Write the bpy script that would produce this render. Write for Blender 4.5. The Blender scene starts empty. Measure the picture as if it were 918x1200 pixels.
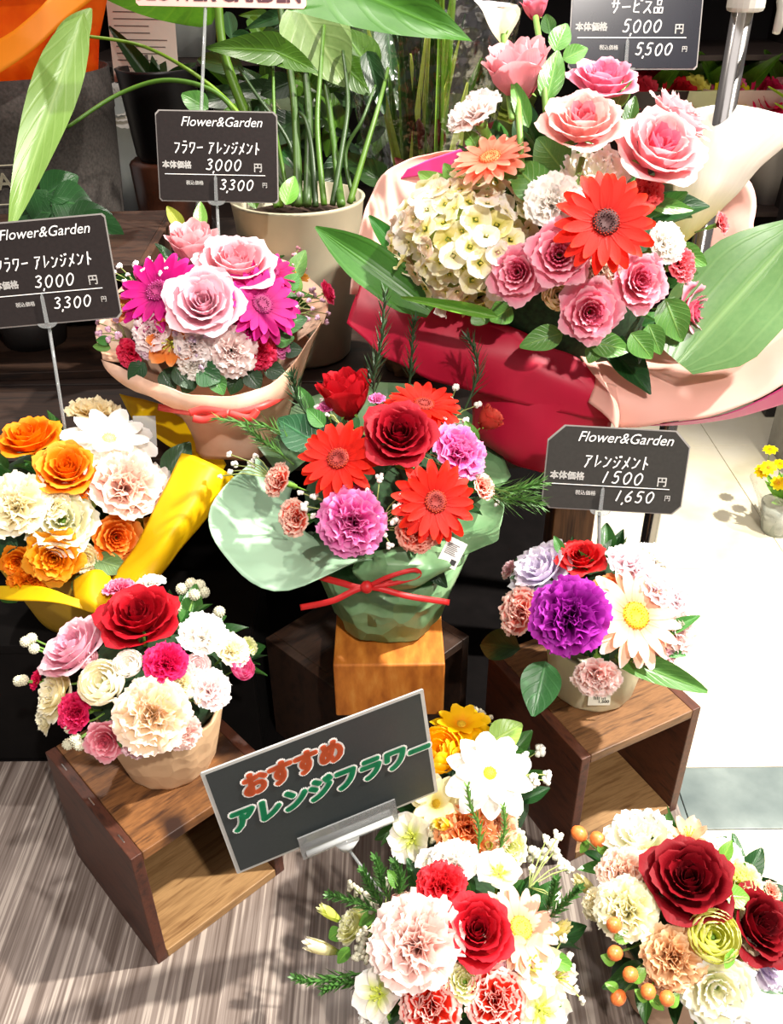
import bpy, math, random
import numpy as np
from mathutils import Matrix, Vector
random.seed(7)
PI=math.pi
SC=bpy.context.scene; COL=SC.collection
# ------------------------------------------------ camera, world, lights, exposure
F_PX=1050.0; TH=0.5744; ROLL=-0.0109; HC=0.822
c_,s_=math.cos(TH),math.sin(TH); cr,sr=math.cos(ROLL),math.sin(ROLL)
_r=Vector((1,0,0)); _u=Vector((0,s_,c_)); FW=Vector((0,c_,-s_))
RT=cr*_r+sr*_u; UP=-sr*_r+cr*_u; CAM=Vector((0,0,HC))
cam=bpy.data.cameras.new('camera'); co=bpy.data.objects.new('camera',cam); COL.objects.link(co)
M=Matrix.Identity(4)
for i in range(3):
    M[i][0]=RT[i]; M[i][1]=UP[i]; M[i][2]=-FW[i]; M[i][3]=CAM[i]
co.matrix_world=M
cam.sensor_fit='VERTICAL'; cam.sensor_height=36; cam.lens=36*F_PX/1200; cam.clip_start=.02; cam.clip_end=60
SC.camera=co
SC.view_settings.view_transform='Standard'; SC.view_settings.look='None'; SC.view_settings.gamma=1
SC.view_settings.use_curve_mapping=False; SC.view_settings.exposure=0.75
w=bpy.data.worlds.new('world'); SC.world=w; w.use_nodes=True
bg=w.node_tree.nodes['Background']; bg.inputs[0].default_value=(1,.9,.86,1); bg.inputs[1].default_value=.20
def lamp(name,kind,loc,tgt,power,color,size=.03,angle=60,blend=.4):
    d=bpy.data.lights.new(name,kind); d.energy=power; d.color=color
    if kind=='SPOT': d.shadow_soft_size=size; d.spot_size=math.radians(angle); d.spot_blend=blend
    if kind=='AREA': d.size=size
    o=bpy.data.objects.new(name,d); COL.objects.link(o); o.location=loc
    o.rotation_euler=(Vector(tgt)-Vector(loc)).to_track_quat('-Z','Y').to_euler(); return o
lamp('ceiling_spotlight','SPOT',(1.5,.75,2.3),(.55,.9,0),420,(1,.95,.86),.04,60)
lamp('ceiling_spotlight','SPOT',(.50,-.75,1.95),(.0,.62,.15),92,(1,.93,.86),.03,55)
lamp('ceiling_spotlight','SPOT',(-.55,1.55,2.4),(-.1,.75,.2),62,(1,.92,.84),.03,60)
lamp('ceiling_spotlight','SPOT',(.1,1.2,2.5),(.05,1.9,.4),34,(1,.95,.88),.06,90)
lamp('soft_ambient_fill','AREA',(0,.2,2.6),(0,.9,0),12,(1,.95,.92),1.6)  # unseen fill lamp, added for soft ambient light
# ------------------------------------------------ projection helpers
def ray(px,py): return FW+RT*((px-459)/F_PX)-UP*((py-600)/F_PX)
def at(px,py,Z): return CAM+ray(px,py)*Z                      # point at camera depth Z
def G(px,py,z): d=ray(px,py); return CAM+d*((z-HC)/d.z)        # point on a horizontal plane
def GY(px,py,Y): d=ray(px,py); return CAM+d*(Y/d.y)            # point on a plane facing the viewer
def depth(p): return (Vector(p)-CAM).dot(FW)
# ------------------------------------------------ materials
def lin(h):
    h=h.lstrip('#'); v=[int(h[i:i+2],16)/255 for i in (0,2,4)]
    return tuple(x/12.92 if x<=.04045 else ((x+.055)/1.055)**2.4 for x in v)+(1,)
_mc={}
def mixhex(a,b,t): return '#'+''.join('%02x'%round(int(a[i:i+2],16)*(1-t)+int(b[i:i+2],16)*t) for i in (1,3,5))
class NT:
    def __init__(s,name):
        s.m=bpy.data.materials.new(name); s.m.use_nodes=True; s.t=s.m.node_tree
        s.b=s.t.nodes['Principled BSDF']; s.out=s.t.nodes['Material Output']
    def n(s,typ,**k):
        x=s.t.nodes.new(typ)
        for a,b in k.items():
            if a.startswith('i_'): x.inputs[int(a[2:])].default_value=b
            else: setattr(x,a,b)
        return x
    def l(s,a,b): s.t.links.new(a,b)
    def ramp(s,fac,stops,interp='LINEAR'):
        r=s.n('ShaderNodeValToRGB'); r.color_ramp.interpolation=interp
        e=r.color_ramp.elements
        while len(e)<len(stops): e.new(.5)
        for q,(p,c) in zip(e,stops): q.position=p; q.color=c if not isinstance(c,str) else lin(c)
        s.l(fac,r.inputs[0]); return r
    def noise(s,scale,detail=4,coord='Object',vec=(1,1,1)):
        tc=s.n('ShaderNodeTexCoord'); mp=s.n('ShaderNodeMapping'); mp.inputs['Scale'].default_value=vec
        s.l(tc.outputs[coord],mp.inputs[0]); no=s.n('ShaderNodeTexNoise'); no.inputs['Scale'].default_value=scale; no.inputs['Detail'].default_value=detail
        s.l(mp.outputs[0],no.inputs[0]); return no
    def bump(s,h,strength=.3,dist=.002):
        b=s.n('ShaderNodeBump'); b.inputs['Strength'].default_value=strength; b.inputs['Distance'].default_value=dist
        s.l(h,b.inputs['Height']); s.l(b.outputs[0],s.b.inputs['Normal'])
    def translucent(s,colsock,f):
        tr=s.n('ShaderNodeBsdfTranslucent'); mx=s.n('ShaderNodeMixShader'); mx.inputs[0].default_value=f
        s.l(colsock,tr.inputs[0]); s.l(s.b.outputs[0],mx.inputs[1]); s.l(tr.outputs[0],mx.inputs[2]); s.l(mx.outputs[0],s.out.inputs[0])
def plain(col,rough=.6,metal=0,spec=.5,var=.12,scale=40,name=None):
    k=('p',col,rough,metal,var,scale)
    if k in _mc: return _mc[k]
    t=NT(name or 'plain'); no=t.noise(scale); c=lin(col)
    r=t.ramp(no.outputs[0],[(.3,tuple(x*(1-var) for x in c[:3])+(1,)),(.7,tuple(min(1,x*(1+var)) for x in c[:3])+(1,))])
    t.l(r.outputs[0],t.b.inputs['Base Color']); t.b.inputs['Roughness'].default_value=rough; t.b.inputs['Metallic'].default_value=metal
    t.b.inputs['Specular IOR Level'].default_value=spec
    _mc[k]=t.m; return t.m
def petal_mat(base,edge=None,deep=None,tr=.36,band=None):
    edge=edge or base; deep=deep or base; k=('pet',base,edge,deep,band)
    if k in _mc: return _mc[k]
    t=NT('petal'); uv=t.n('ShaderNodeUVMap'); sp=t.n('ShaderNodeSeparateXYZ'); t.l(uv.outputs[0],sp.inputs[0])
    st=[(0,deep),(.45,base),(.8,base),(1,edge)] if not band else [(0,deep),(.45,base),(band,base),(min(1,band+.05),edge)]
    r=t.ramp(sp.outputs[1],st)
    mp=t.n('ShaderNodeMapping'); mp.inputs['Scale'].default_value=(14,1.5,1); t.l(uv.outputs[0],mp.inputs[0])
    no=t.n('ShaderNodeTexNoise'); no.inputs['Scale'].default_value=1.2; no.inputs['Detail'].default_value=4; t.l(mp.outputs[0],no.inputs[0])
    mx=t.n('ShaderNodeMix',data_type='RGBA',blend_type='MULTIPLY'); mx.inputs[0].default_value=.10
    t.l(r.outputs[0],mx.inputs[6]); r2=t.ramp(no.outputs[0],[(.3,(.55,.5,.5,1)),(.65,(1,1,1,1))]); t.l(r2.outputs[0],mx.inputs[7])
    t.l(mx.outputs[2],t.b.inputs['Base Color']); t.b.inputs['Roughness'].default_value=.55; t.b.inputs['Specular IOR Level'].default_value=.25
    t.bump(no.outputs[0],.1,.01); t.translucent(mx.outputs[2],tr)
    _mc[k]=t.m; return t.m
def leaf_mat(a,b,rough=.35,veins=7,par=False):
    k=('leaf',a,b,rough,veins,par)
    if k in _mc: return _mc[k]
    t=NT('leaf'); uv=t.n('ShaderNodeUVMap'); sp=t.n('ShaderNodeSeparateXYZ'); t.l(uv.outputs[0],sp.inputs[0])
    ab=t.n('ShaderNodeMath',operation='ABSOLUTE'); t.l(sp.outputs[0],ab.inputs[0])
    if par: f=t.n('ShaderNodeMath',operation='MULTIPLY',i_1=veins*PI); t.l(ab.outputs[0],f.inputs[0])
    else:
        q=t.n('ShaderNodeMath',operation='MULTIPLY_ADD',i_1=.35); t.l(ab.outputs[0],q.inputs[0]); 
        ng=t.n('ShaderNodeMath',operation='MULTIPLY',i_1=-1); t.l(sp.outputs[1],ng.inputs[0]); t.l(ng.outputs[0],q.inputs[2])
        f=t.n('ShaderNodeMath',operation='MULTIPLY',i_1=veins*2*PI); t.l(q.outputs[0],f.inputs[0])
    sn=t.n('ShaderNodeMath',operation='SINE'); t.l(f.outputs[0],sn.inputs[0])
    pw=t.n('ShaderNodeMapRange'); pw.inputs[1].default_value=.6; pw.inputs[2].default_value=1; t.l(sn.outputs[0],pw.inputs[0])
    md=t.n('ShaderNodeMapRange'); md.inputs[1].default_value=.1; md.inputs[2].default_value=.0; t.l(ab.outputs[0],md.inputs[0])
    mm=t.n('ShaderNodeMath',operation='MAXIMUM'); 
    h=t.n('ShaderNodeMath',operation='MULTIPLY',i_1=.45); t.l(pw.outputs[0],h.inputs[0]); t.l(h.outputs[0],mm.inputs[0]); t.l(md.outputs[0],mm.inputs[1])
    no=t.noise(25,3); mx=t.n('ShaderNodeMix',data_type='RGBA'); mx.inputs[6].default_value=lin(a); mx.inputs[7].default_value=lin(b); 
    ad=t.n('ShaderNodeMath',operation='MULTIPLY_ADD',i_1=.5,i_2=0.0); t.l(no.outputs[0],ad.inputs[0]); 
    mm2=t.n('ShaderNodeMath',operation='MAXIMUM'); t.l(mm.outputs[0],mm2.inputs[0]); t.l(ad.outputs[0],mm2.inputs[1]); t.l(mm2.outputs[0],mx.inputs[0])
    t.l(mx.outputs[2],t.b.inputs['Base Color']); t.b.inputs['Roughness'].default_value=rough
    t.bump(mm.outputs[0],.3,.001); t.translucent(mx.outputs[2],.18)
    _mc[k]=t.m; return t.m
def wood(a,b,scale=6,axis=(1,14,14),rough=.55,knot=None):
    k=('w',a,b,scale,axis,knot)
    if k in _mc: return _mc[k]
    t=NT('wood'); no=t.noise(scale,6,vec=axis); wv=t.noise(scale*6,3,vec=axis)
    ad=t.n('ShaderNodeMath',operation='MULTIPLY_ADD',i_1=.45); t.l(wv.outputs[0],ad.inputs[0]); t.l(no.outputs[0],ad.inputs[2])
    r=t.ramp(ad.outputs[0],[(.5,a),(.78,b),(.95,a)])
    src=r.outputs[0]
    if knot:
        n2=t.noise(14,2); r2=t.ramp(n2.outputs[0],[(.52,(0,0,0,1)),(.62,(1,1,1,1))])
        mx=t.n('ShaderNodeMix',data_type='RGBA'); t.l(r2.outputs[0],mx.inputs[0]); t.l(src,mx.inputs[6]); mx.inputs[7].default_value=lin(knot); src=mx.outputs[2]
    t.l(src,t.b.inputs['Base Color']); t.b.inputs['Roughness'].default_value=rough; t.bump(ad.outputs[0],.25,.0006)
    _mc[k]=t.m; return t.m
def paper(col,rough=.55,tr=.3,crumple=.35,scale=30,col2=None):
    k=('pa',col,rough,tr,crumple,scale,col2)
    if k in _mc: return _mc[k]
    t=NT('paper'); tc=t.n('ShaderNodeTexCoord'); vo=t.n('ShaderNodeTexVoronoi',feature='F1'); vo.inputs['Scale'].default_value=scale; t.l(tc.outputs['Object'],vo.inputs['Vector'])
    no=t.noise(scale*.8,5); r=t.ramp(no.outputs[0],[(.35,col2 or col),(.6,col)])
    t.l(r.outputs[0],t.b.inputs['Base Color']); t.b.inputs['Roughness'].default_value=rough; t.bump(vo.outputs[0],crumple,.01)
    t.translucent(r.outputs[0],tr); _mc[k]=t.m; return t.m
def clear(rough=.05,tint='#f4f8f8',alpha=.35):
    k=('cl',rough,tint,alpha)
    if k in _mc: return _mc[k]
    t=NT('clear_plastic'); g=t.n('ShaderNodeBsdfGlossy'); g.inputs['Roughness'].default_value=rough; tp=t.n('ShaderNodeBsdfTransparent'); tp.inputs[0].default_value=lin(tint)
    fr=t.n('ShaderNodeFresnel',i_0=1.45); ad=t.n('ShaderNodeMath',operation='ADD',i_1=alpha*.3); t.l(fr.outputs[0],ad.inputs[0])
    mx=t.n('ShaderNodeMixShader'); t.l(ad.outputs[0],mx.inputs[0]); t.l(tp.outputs[0],mx.inputs[1]); t.l(g.outputs[0],mx.inputs[2])
    df=t.n('ShaderNodeBsdfDiffuse'); df.inputs[0].default_value=(.9,.92,.92,1); m2=t.n('ShaderNodeMixShader'); m2.inputs[0].default_value=alpha*.5
    t.l(mx.outputs[0],m2.inputs[1]); t.l(df.outputs[0],m2.inputs[2]); t.l(m2.outputs[0],t.out.inputs[0])
    _mc[k]=t.m; return t.m
# ------------------------------------------------ objects
def mesh(name,v,f,uv=None,smooth=True,mi=None):
    me=bpy.data.meshes.new(name); me.from_pydata([tuple(p) for p in v],[],f); 
    if uv is not None:
        l=me.uv_layers.new(name='UVMap'); idx=np.empty(len(me.loops),dtype=np.int32); me.loops.foreach_get('vertex_index',idx)
        l.data.foreach_set('uv',np.array(uv,dtype=np.float32)[idx].ravel())
    if smooth: me.polygons.foreach_set('use_smooth',[True]*len(me.polygons))
    if mi is not None: me.polygons.foreach_set('material_index',mi)
    me.update(); return me
def obj(name,me,mats,parent=None,mat=None,**p):
    """mats are set on the object so that alike pieces share mesh data; mat = world matrix (parts: local when parent is a part)"""
    o=bpy.data.objects.new(name,me); COL.objects.link(o)
    if not isinstance(mats,(list,tuple)): mats=[mats]
    while len(me.materials)<len(mats): me.materials.append(None)
    for i,m in enumerate(mats): o.material_slots[i].link='OBJECT'; o.material_slots[i].material=m
    if parent is not None: o.parent=parent
    if mat is not None: o.matrix_local=mat
    for a,b in p.items(): o[a]=b
    return o
def thing(name,label,cat,loc=(0,0,0),group=None):
    o=bpy.data.objects.new(name,None); COL.objects.link(o); o.location=loc; o.empty_display_size=.02
    o['label']=label; o['category']=cat
    if group: o['group']=group
    return o
def tag(o,label,cat,group=None):
    o['label']=label; o['category']=cat
    if group: o['group']=group
    return o
def loc_of(root): return Matrix.Translation(-Vector(root.location)) if root is not None else Matrix.Identity(4)
class MB:
    def __init__(s): s.v=[];s.f=[];s.mi=[];s.uv=[]
    def add(s,v,f,mi=0,uv=None):
        n=len(s.v); s.v+= [tuple(p) for p in v]; s.f+=[tuple(i+n for i in q) for q in f]; s.mi+=[mi]*len(f)
        s.uv+= list(uv) if uv is not None else [(0,0)]*len(v)
    def box(s,lo,hi,mi=0,mtx=None):
        x0,y0,z0=lo;x1,y1,z1=hi; v=[Vector(p) for p in ((x0,y0,z0),(x1,y0,z0),(x1,y1,z0),(x0,y1,z0),(x0,y0,z1),(x1,y0,z1),(x1,y1,z1),(x0,y1,z1))]
        if mtx: v=[mtx@p for p in v]
        s.add(v,[(0,3,2,1),(4,5,6,7),(0,1,5,4),(1,2,6,5),(2,3,7,6),(3,0,4,7)],mi)
    def tube(s,pts,r,n=7,mi=0,cap=True):
        pts=[Vector(p) for p in pts]; rr=r if isinstance(r,(list,tuple)) else [r]*len(pts); V=[]
        t0=(pts[1]-pts[0]).normalized(); a=t0.orthogonal().normalized()
        for i,p in enumerate(pts):
            t=(pts[min(i+1,len(pts)-1)]-pts[max(i-1,0)]).normalized(); a=(a-t*a.dot(t)).normalized(); b=t.cross(a)
            V+=[p+(a*math.cos(2*PI*k/n)+b*math.sin(2*PI*k/n))*rr[i] for k in range(n)]
        Fc=[(i*n+k,i*n+(k+1)%n,(i+1)*n+(k+1)%n,(i+1)*n+k) for i in range(len(pts)-1) for k in range(n)]
        if cap: Fc+=[tuple(range(n))[::-1],tuple((len(pts)-1)*n+k for k in range(n))]
        s.add(V,Fc,mi)
    def lathe(s,prof,n=28,mi=0,c=(0,0,0),flute=0,nf=12,cap=False):
        V=[];L=len(prof)
        for r,z in prof:
            for k in range(n):
                a=2*PI*k/n; q=r*(1+flute*math.cos(nf*a)); V.append((c[0]+q*math.cos(a),c[1]+q*math.sin(a),c[2]+z))
        Fc=[(i*n+k,i*n+(k+1)%n,(i+1)*n+(k+1)%n,(i+1)*n+k) for i in range(L-1) for k in range(n)]
        if cap: Fc+=[tuple(range(n))[::-1]]
        s.add(V,Fc,mi)
    def ball(s,c,r,n=6,m=4,mi=0,sq=1,mtx=None):
        V=[];c=Vector(c)
        for i in range(m+1):
            ph=PI*i/m
            for k in range(n): V.append(c+Vector((r*math.sin(ph)*math.cos(2*PI*k/n),r*math.sin(ph)*math.sin(2*PI*k/n),r*sq*math.cos(ph))))
        s.add(V,[(i*n+k,i*n+(k+1)%n,(i+1)*n+(k+1)%n,(i+1)*n+k) for i in range(m) for k in range(n)],mi)
    def mesh(s,name,smooth=True): return mesh(name,s.v,s.f,s.uv,smooth,s.mi)
def bevel(o,w=.002,seg=2):
    m=o.modifiers.new('bevel','BEVEL'); m.width=w; m.segments=seg; m.limit_method='ANGLE'; m.angle_limit=.6
def build(mb,name,mats,parent=None,smooth=True,bev=0,**p):
    o=obj(name,mb.mesh(name,smooth),mats,parent)
    if parent is not None and parent.type=='EMPTY': o.matrix_local=loc_of(parent)
    if bev: bevel(o,bev)
    for a,b in p.items(): o[a]=b
    return o
# ------------------------------------------------ grids: petals and leaves (unit size, shared meshes)
def grid(fn,ns,nt,name):
    v=[];uv=[]
    for j in range(nt):
        for i in range(ns):
            s=-1+2*i/(ns-1); t=j/(nt-1); v.append(fn(s,t)); uv.append((s,t))
    f=[(j*ns+i,j*ns+i+1,(j+1)*ns+i+1,(j+1)*ns+i) for j in range(nt-1) for i in range(ns-1)]
    return mesh(name,v,f,uv)
def cup_petal(rt,h,A,curl,rb=.1,ruf=.02,seed=0,close=0,point=0,zb=-.5):
    R=random.Random(seed); ph=R.uniform(0,6); kk=R.uniform(2,4)
    def fn(s,t):
        tt=t*(1-.16*abs(s)**2.2)
        w=A*(.35+.65*min(1,tt*1.7))*(1-.5*(max(0,t-.5)/.5)**3); a=s*w
        g=math.sin(min(tt*1.15,1)*PI/2)**.8
        r=rb+(rt-rb)*g; z=zb+h*tt**1.05
        c=max(0,(tt-.68)/.32); r+=curl*c*c*.22; z-=curl*c*c*.13
        r-=close*max(0,tt-.55)**1.3*1.6*rt
        e=max(0,abs(s)-.6)/.4; r+=e*e*.05*curl
        n=ruf*tt*tt*math.sin(kk*s*PI+ph); r+=n; z+=n*.6+point*c*c*(1-abs(s))*.12
        return (r*math.cos(a),r*math.sin(a),z)
    return grid(fn,10,10,'petal')
def frill_petal(beta,L,W,ruf,seed,zb=-.35,serr=.07):
    R=random.Random(seed); p1,p2=R.uniform(0,6),R.uniform(0,6); k1=R.uniform(1.1,1.8); k2=R.uniform(2.8,4)
    def fn(s,t):
        b=beta*(.25+.75*t**.8); l=L*t*(1-.16*s*s)
        if t>.95: l*=1-serr*(abs(math.sin(9.7*s*PI/2+p1)))
        x=0;z=0
        for q in range(6):
            bb=beta*(.25+.75*(t*(q+.5)/6)**.8); x+=math.sin(bb)*l/6; z+=math.cos(bb)*l/6
        n=ruf*t*t*(math.sin(k1*s*PI+p1)+.55*t*math.sin(k2*s*PI+p2)); y=W*s*(.12+.88*t**.9)
        return (x-math.cos(b)*n,y,zb+z+math.sin(b)*n)
    return grid(fn,17,7,'petal')
def strap_petal(beta,L,W,r0=.2,droop=.15,z0=0,cup=.1,seed=0,tip=.6,notch=0):
    R=random.Random(seed); tw=R.uniform(-.25,.25); dr=droop+R.uniform(-.08,.08)
    def fn(s,t):
        w=W*(math.sin(PI*min(.999,(.10+.80*t)))**tip)*(1 if t<.8 else .9 if t<.9 else .5)
        l=L*(t-.03*abs(s)*t); r=r0+math.sin(beta)*l; z=z0+math.cos(beta)*l-dr*t*t*L+cup*W*s*s+tw*s*W*t
        return (r,w*s,z)
    return grid(fn,5,7,'petal')
def leaf_mesh(kind='ovate',bend=.25,fold=.25,seed=0,wave=.02):
    R=random.Random(seed); ph=R.uniform(0,6)
    def fn(s,t):
        if kind=='ovate': w=math.sin(PI*(t**.75)*.985)**.85*.5+.012
        elif kind=='long': w=(math.sin(PI*(t**.6)*.985)**.7)*.5+.01
        elif kind=='blade': w=(min(1,t*3+.35))*(1-max(0,t-.55)**1.5*3.1)*.5
        else: w=(min(1,(t+.05)*6)**.5)*(1-t**1.8)*.5+.01        # heart
        y=t - (.16*abs(s)*(1-t) if kind=='heart' else 0)
        z=fold*abs(s)*w-bend*t*t+wave*math.sin(9*t+ph)*s
        return (s*w,y,z)
    return grid(fn,7,12,'leaf')
_pm={}
def PM(key,fn):
    if key not in _pm: _pm[key]=fn()
    return _pm[key]
def frame(p,n,S=1,spin=0,up=None):
    n=Vector(n).normalized(); a=(Vector(up) if up is not None else Vector((.13,.7,.7))); a=(a-n*a.dot(n))
    a=a.normalized() if a.length>1e-4 else n.orthogonal().normalized()
    b=n.cross(a); x=a*math.cos(spin)+b*math.sin(spin); y=n.cross(x)
    m=Matrix.Identity(4)
    for i in range(3): m[i][0]=x[i]*S; m[i][1]=y[i]*S; m[i][2]=n[i]*S; m[i][3]=p[i]
    return m
GREEN=plain('#6f9a3c',.5,name='calyx'); STEM=plain('#6d9440',.5,name='stem')
def core(kind):
    """receptacle, calyx and stem of a flower, in unit size"""
    def f():
        m=MB(); z={'carn':-.35,'gerb':-.05,'alst':-.55,'freesia':-.9}.get(kind,-.5); L=1.5
        if kind=='daisy':
            m.lathe([(.0,-.22),(.14,-.2),(.2,-.08),(.12,.0)],14,1); m.lathe([(.15,-.02),(.14,.06),(.08,.09),(0,.10)],14,0)
            for i in range(40):
                a=i*2.39996; r=.14*math.sqrt((i+.5)/40); m.ball((r*math.cos(a),r*math.sin(a),.09),.018,4,2,0,1.4)
        elif kind=='gerb':
            m.lathe([(.0,-.22),(.14,-.2),(.24,-.08),(.27,.0)],14,1)
            m.lathe([(.27,.0),(.26,.06),(.2,.10),(.1,.07),(.0,.05)],18,0)
            for i in range(95):
                a=i*2.39996; r=.26*math.sqrt((i+.5)/95); h=.10 if r>.1 else .05
                m.ball((r*math.cos(a),r*math.sin(a),h-.02),.021,4,2,2 if r>.17 else 0,1.6)
        elif kind=='carn':
            m.lathe([(.12,-1.05),(.15,-.9),(.15,-.5),(.2,-.35),(.12,-.3),(0,-.3)],10,1)
        else: m.lathe([(.04,z-.12),(.13,z-.04),(.14,z+.05),(.08,z+.12),(0,z+.14)],10,1)
        m.tube([(0,0,z-.05),(.02,.0,z-.6),(0,0,z-L)],.05 if kind!='gerb' else .04,6,1)
        if kind in('rose','bud','spray'):
            for k in range(5):
                a=k*2*PI/5; ca,sa=math.cos(a),math.sin(a); V=[]
                for t,w in ((0,.09),(.4,.08),(.8,.04),(1,.0)):
                    r=.13+t*.3; zz=z-.05-.22*t*t+.1*t
                    V+=[(r*ca-w*sa,r*sa+w*ca,zz),(r*ca+w*sa,r*sa-w*ca,zz)]
                m.add(V,[(0,1,3,2),(2,3,5,4),(4,5,7,6)],1)
        return m.mesh('flower')
    return PM(('core',kind),f)
def petals_of(kind):
    """list of (mesh, rotation about the axis)"""
    out=[]; rg=random.Random(3)
    def ring(n,fn,key,off,nv=2,jit=.12):
        for k in range(n): out.append((PM((kind,key,k%nv),lambda:fn(k%nv)),off+2*PI*k/n+rg.uniform(-jit,jit)))
    if kind=='rose':
        for i,(n,rt,h,A,cu) in enumerate([(2,.11,.80,1.9,0),(3,.2,.88,1.6,.1),(4,.30,.93,1.35,.25),(4,.43,.96,1.15,.45),(5,.60,.96,1.05,.7),(5,.78,.84,1.0,1.0),(5,.93,.62,.95,1.3)]):
            ring(n,lambda q,rt=rt,h=h,A=A,cu=cu,i=i:cup_petal(rt,h,A,cu,.10,.012+.003*i,i*7+q,point=.25 if i>4 else 0),i,i*.8,3,.2)
    elif kind=='bud':
        for i,(n,rt,h,A,cu) in enumerate([(2,.14,1.3,1.9,0),(3,.28,1.36,1.5,.1),(3,.42,1.4,1.4,.15),(4,.56,1.4,1.15,.3),(4,.68,1.34,1.1,.5),(4,.76,1.2,1.05,.75)]):
            ring(n,lambda q,rt=rt,h=h,A=A,cu=cu,i=i:cup_petal(rt,h,A,cu,.12,.02,i*9+q,point=.4,zb=-.75),i,i*.9)
    elif kind=='spray':
        for i,(n,rt,h,A,cu) in enumerate([(3,.12,.72,1.6,.1),(4,.23,.80,1.25,.2),(5,.36,.84,1.0,.4),(5,.52,.84,.95,.6),(5,.72,.74,.88,1.0),(5,.92,.52,.84,1.4)]):
            ring(n,lambda q,rt=rt,h=h,A=A,cu=cu,i=i:cup_petal(rt,h,A,cu,.09,.035,i*5+q),i,i*.7)
    elif kind=='lisi':
        for i,(n,rt,h,A,cu) in enumerate([(3,.2,.76,1.4,.1),(4,.38,.86,1.2,.3),(4,.58,.86,1.1,.6),(5,.80,.74,.98,.9),(5,.98,.52,.9,1.1)]):
            ring(n,lambda q,rt=rt,h=h,A=A,cu=cu,i=i:cup_petal(rt,h,A,cu,.09,.06,i*11+q),i,i*.9)
    elif kind=='ranunculus':
        for i,(n,rt,h,A) in enumerate([(3,.25,.75,1.4),(4,.42,.85,1.1),(5,.58,.92,.95),(5,.74,.92,.85),(6,.88,.86,.7),(6,.98,.72,.66)]):
            ring(n,lambda q,rt=rt,h=h,A=A,i=i:cup_petal(rt,h,A,0,.1,.015,i*13+q,close=.75-.1*i),i,i*.9)
    elif kind=='carn':
        for i,(n,b,L,W,ru) in enumerate([(7,1.62,1.06,.56,.06),(6,1.3,1.0,.54,.09),(6,1.0,.95,.50,.12),(5,.7,.88,.44,.14),(4,.42,.84,.38,.15),(3,.15,.8,.3,.13)]):
            ring(n,lambda q,b=b,L=L,W=W,ru=ru,i=i:frill_petal(b,L,W,ru,i*17+q),i,i*.6,3,.2)
    elif kind=='gerb':
        ring(18,lambda q:strap_petal(1.5,.80,.14,.2,.1,0,seed=q,tip=.42),'o',0,3,.08)
        ring(15,lambda q:strap_petal(1.36,.68,.12,.2,.05,.03,seed=9+q,tip=.42),'i',.18,3,.08)
    elif kind=='daisy':
        ring(10,lambda q:strap_petal(1.5,.90,.26,.1,.1,0,seed=q,tip=.42),'o',0,3,.08)
        ring(8,lambda q:strap_petal(1.2,.72,.2,.1,.05,.03,seed=9+q,tip=.42),'i',.3,3,.08)
    elif kind=='alst':
        ring(3,lambda q:strap_petal(1.0,1.0,.34,.05,.0,-.5,.5,seed=q,tip=.55),'o',0,2,.05)
        ring(3,lambda q:strap_petal(.85,.95,.24,.05,-.1,-.5,.5,seed=5+q,tip=.55),'i',PI/3,2,.05)
    elif kind=='open5':
        ring(5,lambda q:strap_petal(1.35,.9,.52,.04,.0,-.1,.3,seed=q,tip=.6),'o',0,2,.05)
    elif kind=='freesia':
        for i,(n,rt,h,A) in enumerate([(3,.24,1.7,1.2),(3,.33,1.6,1.1)]):
            ring(n,lambda q,rt=rt,h=h,A=A,i=i:cup_petal(rt,h,A,.3,.08,.02,i*13+q,close=.6,zb=-.9,point=.6),i,i*1.0)
    elif kind=='calla':
        ring(1,lambda q:cup_petal(.75,1.9,2.9,1.4,.14,.05,3,zb=-1,point=2),'c',0,1)
    return out
NAMES={'rose':'rose','bud':'rose','spray':'rose','lisi':'lisianthus','ranunculus':'ranunculus','carn':'carnation','gerb':'gerbera','daisy':'daisy','alst':'alstroemeria','open5':'alstroemeria','freesia':'freesia','calla':'calla_lily'}
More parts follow.
